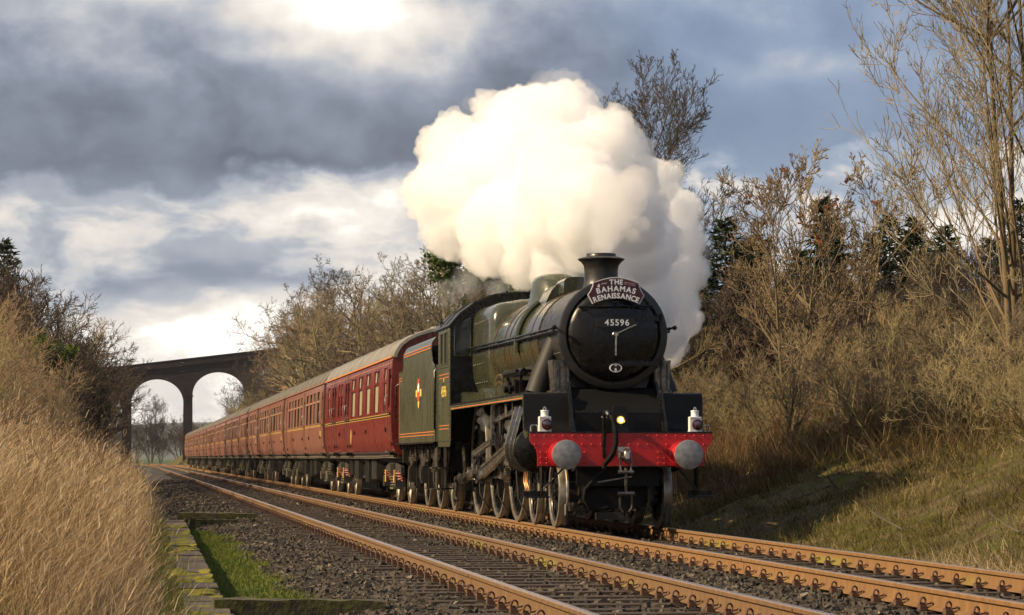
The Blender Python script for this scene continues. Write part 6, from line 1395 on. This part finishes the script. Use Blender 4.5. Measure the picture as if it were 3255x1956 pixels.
def right_grass():
    Xs, Ys, Hs, Ws = [], [], [], []
    for (x0, x1, y0, y1, dens, w, h) in ((1.9, 6.5, -24, 0, 420, .009, .21), (1.9, 12, 0, 22, 210, .013, .22), (2.0, 7, 22, 60, 70, .018, .3)):
        n = int((x1 - x0) * (y1 - y0) * dens); x, y = scatter(x0, x1, y0, y1, n); k = rng.random(n) < ss(1.85, 2.5, x); x, y = x[k], y[k]
        tall = np.clip(.5 + .6 * wob(x, y, 1.0), .2, 1.6); Xs.append(x); Ys.append(y); Hs.append(h * tall * rng.uniform(.5, 1.4, len(x))); Ws.append(w * rng.uniform(.7, 1.3, len(x)))
    x, y, h, w = map(np.concatenate, (Xs, Ys, Hs, Ws))
    blades('bank_grass', 'short mossy grass on the bank across the line', np.stack([x, y, H(x, y) - .01], -1), h, w, (-.12, -.05), .50 + .34 * wob(x, y, .8) + rng.normal(0, .24, len(x)), 'bank_grass', leanvar=.45, curl=.6)
    nc = 900; cx = rng.uniform(2.3, 11, nc); cy_ = rng.uniform(-20, 24, nc); m_ = 26
    x = np.repeat(cx, m_) + rng.normal(0, .07, nc * m_); y = np.repeat(cy_, m_) + rng.normal(0, .07, nc * m_); ct = np.repeat(rng.normal(.62, .28, nc), m_); sc_ = np.repeat(rng.uniform(.5, 1.3, nc), m_)
    blades('grass_tussocks', 'straggling dead grass tussocks dotted over the mossy bank', np.stack([x, y, H(x, y) - .01], -1), rng.uniform(.12, .36, nc * m_) * sc_, rng.uniform(.007, .013, nc * m_), (-.3, -.1), ct + rng.normal(0, .15, nc * m_), 'bank_grass', leanvar=.6, curl=.8)
    for i in range(9):
        bx, by = rng.uniform(3.0, 7.0), rng.uniform(-9, 12); S = grow(random.Random(300 + i), rng.uniform(.6, 1.5), .014, [dict(seg=.2, n=4, ang=40, ratio=.4, start=.2, jit=.12, trop=-.02, taper=.7, rr=.6), dict(seg=.12, ang=30, ratio=.4, jit=.15, trop=.0, taper=.5)], lean=(2.5 * math.cos(i * 2.1), 2.5 * math.sin(i * 2.1)), rmin=.004)
        t = tag(empty('fallen_branch', (bx, by, float(H(bx, by)) + .05)), f'dead branch lying on the mossy bank, {nth(i)} of the scattered ones', 'branch', 'dead branches on the mossy bank'); link('branch_wood', seg_mesh('branch_wood', S, 'bark_grey', 5), t)
    n = 15000; x = rng.uniform(2.9, 7.5, n); y = rng.uniform(9, 30, n); k = (x - 2.5) * .6 > rng.random(n) * 1.6; k &= wob(x, y, .8) > -.5; x, y = x[k], y[k]
    blades('dead_weeds', 'reddish brown dead weeds behind the buffer beam', np.stack([x, y, H(x, y)], -1), rng.uniform(.3, 1.0, len(x)), rng.uniform(.006, .012, len(x)), (-.15, 0), rng.normal(.55, .27, len(x)), 'red_weed', leanvar=.5, curl=.6)
    n = 24000; x = rng.uniform(4.8, 12.5, n); y = rng.uniform(2, 34, n); k = wob(x, y, .9) > -.3; x, y = x[k], y[k]
    blades('pale_undergrowth', 'pale golden stalks of undergrowth below the bare shrubs', np.stack([x, y, H(x, y)], -1), rng.uniform(.3, 1.05, len(x)), rng.uniform(.006, .012, len(x)), (-.1, 0), rng.normal(.45, .25, len(x)), 'pale_stalk', leanvar=.55, curl=.6)
    n = 7000; x = rng.uniform(3.6, 7.0, n); y = rng.uniform(-16, 2, n); k = (wob(x, y, 1.2) > .0); x, y = x[k], y[k]
    blades('bramble_undergrowth', 'low tangled brambles on the bank near the frame edge', np.stack([x, y, H(x, y)], -1), rng.uniform(.2, .55, len(x)), rng.uniform(.006, .012, len(x)), (-.3, 0), rng.normal(.5, .25, len(x)), 'bramble_mix', leanvar=.8, curl=.9)
    n = 3500; x = rng.normal(2.15, .28, n); y = rng.uniform(-20, -7, n)
    blades('dry_grass', 'pale dry grass tuft at the foot of the bank near the frame edge', np.stack([x, y, H(x, y)], -1), rng.uniform(.12, .38, n), np.full(n, .006), (-.3, 0), rng.normal(.75, .2, n), 'dry_grass', leanvar=.5, curl=.8)
    n = 30000; x = rng.uniform(2.6, 9, n) ; y = rng.uniform(36, 260, n); 
    blades('dry_grass', 'dry grass on the bank behind the coaches', np.stack([x, y, H(x, y)], -1), rng.uniform(.5, 1.3, n), rng.uniform(.02, .05, n), (0, 0), rng.normal(.35, .2, n), 'pale_stalk', leanvar=.3)
right_grass()
# ------------------------------------------------------------------ steam
def vol_mat(name, density, color=(1, 1, 1), aniso=.25):
    m = bpy.data.materials.new(name); m.use_nodes = True; nt = m.node_tree; nt.nodes.clear(); g = NG(nt)
    o = g.n('ShaderNodeOutputMaterial'); v = g.n('ShaderNodeVolumeScatter'); v.inputs['Color'].default_value = (*color, 1); v.inputs['Density'].default_value = density; v.inputs['Anisotropy'].default_value = aniso
    nt.links.new(v.outputs[0], o.inputs['Volume']); M[name] = m; return m
def puff_mesh(name, balls, voxel, disp, mat_name):
    h = MB()
    for (x, y, z, r) in balls:
        n = 10; h.lathe([(max(0, r * math.sin(math.pi * i / n)) if 0 < i < n else 0, -r * math.cos(math.pi * i / n)) for i in range(n + 1)], (x, y, z), 'Z', 14)
    me0 = bpy.data.meshes.new('tmp'); me0.from_pydata(h.v, [], h.f); o = bpy.data.objects.new('tmp', me0); col.objects.link(o)
    m = o.modifiers.new('r', 'REMESH'); m.mode = 'VOXEL'; m.voxel_size = voxel; small = voxel < .035
    for (sz, st, dep) in disp:
        tx = bpy.data.textures.new('steam_clouds', 'CLOUDS'); tx.noise_scale = sz; tx.noise_depth = dep; tx.noise_basis = 'ORIGINAL_PERLIN'; tx.noise_type = 'HARD_NOISE'
        dm = o.modifiers.new('d', 'DISPLACE'); dm.texture = tx; dm.strength = st * (.45 if small else 1); dm.mid_level = .22; dm.texture_coords = 'LOCAL'
    dg = bpy.context.evaluated_depsgraph_get(); me = bpy.data.meshes.new_from_object(o.evaluated_get(dg)); me.name = name
    bpy.data.objects.remove(o); me.materials.clear(); me.materials.append(M[mat_name])
    print(name, len(me.polygons)); return me
def steam():
    rs = np.random.default_rng(5)
    vol_mat('steam_grey', 1.6, (.80, .76, .75), .1); vol_mat('steam_dense', 2.9, (.992, .988, .986), .1); vol_mat('steam_thin', .35, (.99, .985, .98), .2); vol_mat('steam_wisp', 1.1, (.98, .98, .97), .2)
    # (px-like) silhouette given as balls in metres: x across, y along, z up
    core = []
    def B(x, y, z, r): core.append((x, y, z, r))
    for a in STEAM: B(*a)
    allb = list(core)
    for (x, y, z, r) in core:
        for _ in range(int(7 + 6 * r)):
            v = rs.normal(size=3); v /= np.linalg.norm(v)
            if v[2] < -.3: v[2] *= -.5
            q = r * rs.uniform(.20, .34); allb.append((x + v[0] * r * .86, y + v[1] * r * .86, z + v[2] * r * .86, q))
    me = puff_mesh('steam_plume', allb, .05, [(.62, .42, 2), (.20, .16, 2), (.07, .05, 1)], 'steam_dense')
    o = link('steam_plume', me); tag(o, 'large billowing white steam plume blown back from the chimney', kind='stuff')
    # ragged thin veil round the lower and outer edge
    veil = [(x + rs.normal(0, .25), y + rs.normal(0, .3), z + rs.normal(-.05, .2), r * rs.uniform(.75, 1.08)) for x, y, z, r in core if rs.random() < .5]
    o = link('steam_veil', puff_mesh('steam_veil', veil, .10, [(.7, .6, 3), (.22, .3, 2)], 'steam_thin')); tag(o, 'thin ragged steam veil round the edges of the plume', kind='stuff')
    gb = [(.02, 2.0, 4.10, .19), (.10, 2.3, 4.32, .27), (.25, 2.6, 4.55, .34), (.42, 2.9, 4.80, .36), (.62, 3.2, 5.02, .36), (.85, 3.6, 5.25, .30), (.35, 3.2, 5.15, .30)]
    gb += [(x + rs.normal(0, r * .6), y + rs.normal(0, r * .6), z + rs.normal(0, r * .6), r * .45) for x, y, z, r in gb for _ in range(5)]
    o = link('exhaust_puff', puff_mesh('exhaust_puff', gb, .05, [(.35, .16, 2), (.12, .05, 1)], 'steam_grey')); tag(o, 'greyer exhaust leaving the chimney in front of the white steam', kind='stuff')
    def wisp(balls, label, mt, vox=.06):
        o = link('steam_wisp', puff_mesh('steam_wisp', balls, vox, [(.35, .22, 2), (.12, .06, 1)], mt)); tag(o, label, kind='stuff')
    wisp([(-.5 + .16 * (q % 5) + rs.normal(0, .15), 12.5 + rs.normal(0, 1.5), 4.25 + .05 * q + rs.normal(0, .12), rs.uniform(.2, .4)) for q in range(14)], 'thin steam wisps trailing over the tender beside the evergreen', 'steam_thin', .09)
    wisp([(-1.22 + rs.normal(0, .04), 3.05 + rs.normal(0, .12), 1.30 + rs.normal(0, .16), rs.uniform(.04, .09)) for _ in range(12)], 'small puff of steam leaking beside the cylinder', 'steam_wisp', .025)
    wisp([(-1.25 + rs.normal(0, .04), 5.6 + rs.normal(0, .35), 1.62 + rs.normal(0, .08), rs.uniform(.04, .08)) for _ in range(9)], 'faint steam drifting below the running plate', 'steam_wisp', .025)
    wisp([(-.95 + rs.normal(0, .1), 9.7 + rs.normal(0, .5), .16 + rs.normal(0, .06), rs.uniform(.03, .07)) for _ in range(10)], 'faint steam at rail level behind the driving wheels', 'steam_wisp', .03)
STEAM = [
    (.2, 4.6, 4.85, .50), (.35, 5.4, 5.05, .7), (.3, 6.5, 5.2, 1.0),
    (0.73, 7.00, 5.04, 0.63),
    (0.64, 9.00, 5.93, 0.94),
    (0.23, 10.00, 6.71, 0.96),
    (0.03, 11.00, 7.26, 0.55),
    (0.80, 10.00, 7.06, 0.73),
    (1.36, 9.00, 6.45, 0.66),
    (-0.43, 11.00, 6.13, 0.97),
    (-0.94, 12.00, 6.70, 0.70),
    (-1.24, 12.00, 5.87, 0.70),
    (-0.77, 12.00, 5.41, 0.82),
    (-0.34, 10.00, 5.12, 0.84),
    (0.19, 9.00, 5.15, 0.83),
    (-1.18, 13.00, 6.27, 0.36),
    (-0.30, 12.00, 7.50, 0.38),
    (0.50, 11.00, 7.39, 0.43),
    (0.48, 12.00, 7.72, 0.28),
    (1.20, 10.00, 7.10, 0.35),
    (1.53, 9.00, 6.73, 0.39),
    (1.70, 9.00, 5.95, 0.61),
    (1.76, 9.00, 5.17, 0.66),
    (0.84, 7.00, 4.45, 0.42),
    (-0.56, 10.00, 4.67, 0.50),
    (-0.20, 9.00, 4.32, 0.38),
    (0.25, 8.00, 4.26, 0.43),
    (2.80, 12.00, 6.16, 0.50),
    (3.22, 13.00, 5.67, 0.60),
    (3.37, 13.00, 5.19, 0.60),
    (3.24, 13.00, 4.58, 0.75),
    (3.18, 13.00, 3.98, 0.72),
    (2.99, 13.00, 3.44, 0.63),
    (2.50, 12.00, 4.27, 0.74),
    (2.19, 11.00, 4.78, 0.69),
    (2.56, 12.00, 3.80, 0.65),
    (3.63, 14.00, 3.61, 0.46),
    (2.48, 11.00, 4.90, 0.64),
    (3.44, 14.00, 3.18, 0.43),
    (0.40, 6.00, 4.48, 0.41),
    (2.26, 12.00, 3.68, 0.53),
    (1.54, 10.00, 4.13, 0.45),
    (-1.00, 13.00, 5.14, 0.36),
    (-0.66, 11.00, 4.57, 0.29),
    (3.83, 14.00, 5.83, 0.31),
]
steam()
# ------------------------------------------------------------------ haze over the valley
def haze():
    h = MB(); h.box(-1600, 1600, -70, 4300, -4, 75); o = h.build('haze', 'steel', smooth=0)
    m = bpy.data.materials.new('haze_air'); m.use_nodes = True; nt = m.node_tree; nt.nodes.clear(); g = NG(nt)
    out = g.n('ShaderNodeOutputMaterial'); v = g.n('ShaderNodeVolumePrincipled'); v.inputs['Color'].default_value = (.72, .82, 1.0, 1); v.inputs['Density'].default_value = .00006
    nt.links.new(v.outputs[0], out.inputs['Volume']); o.data.materials.clear(); o.data.materials.append(m)
    tag(o, 'pale blue haze over the far fields and hill', kind='stuff')
haze()
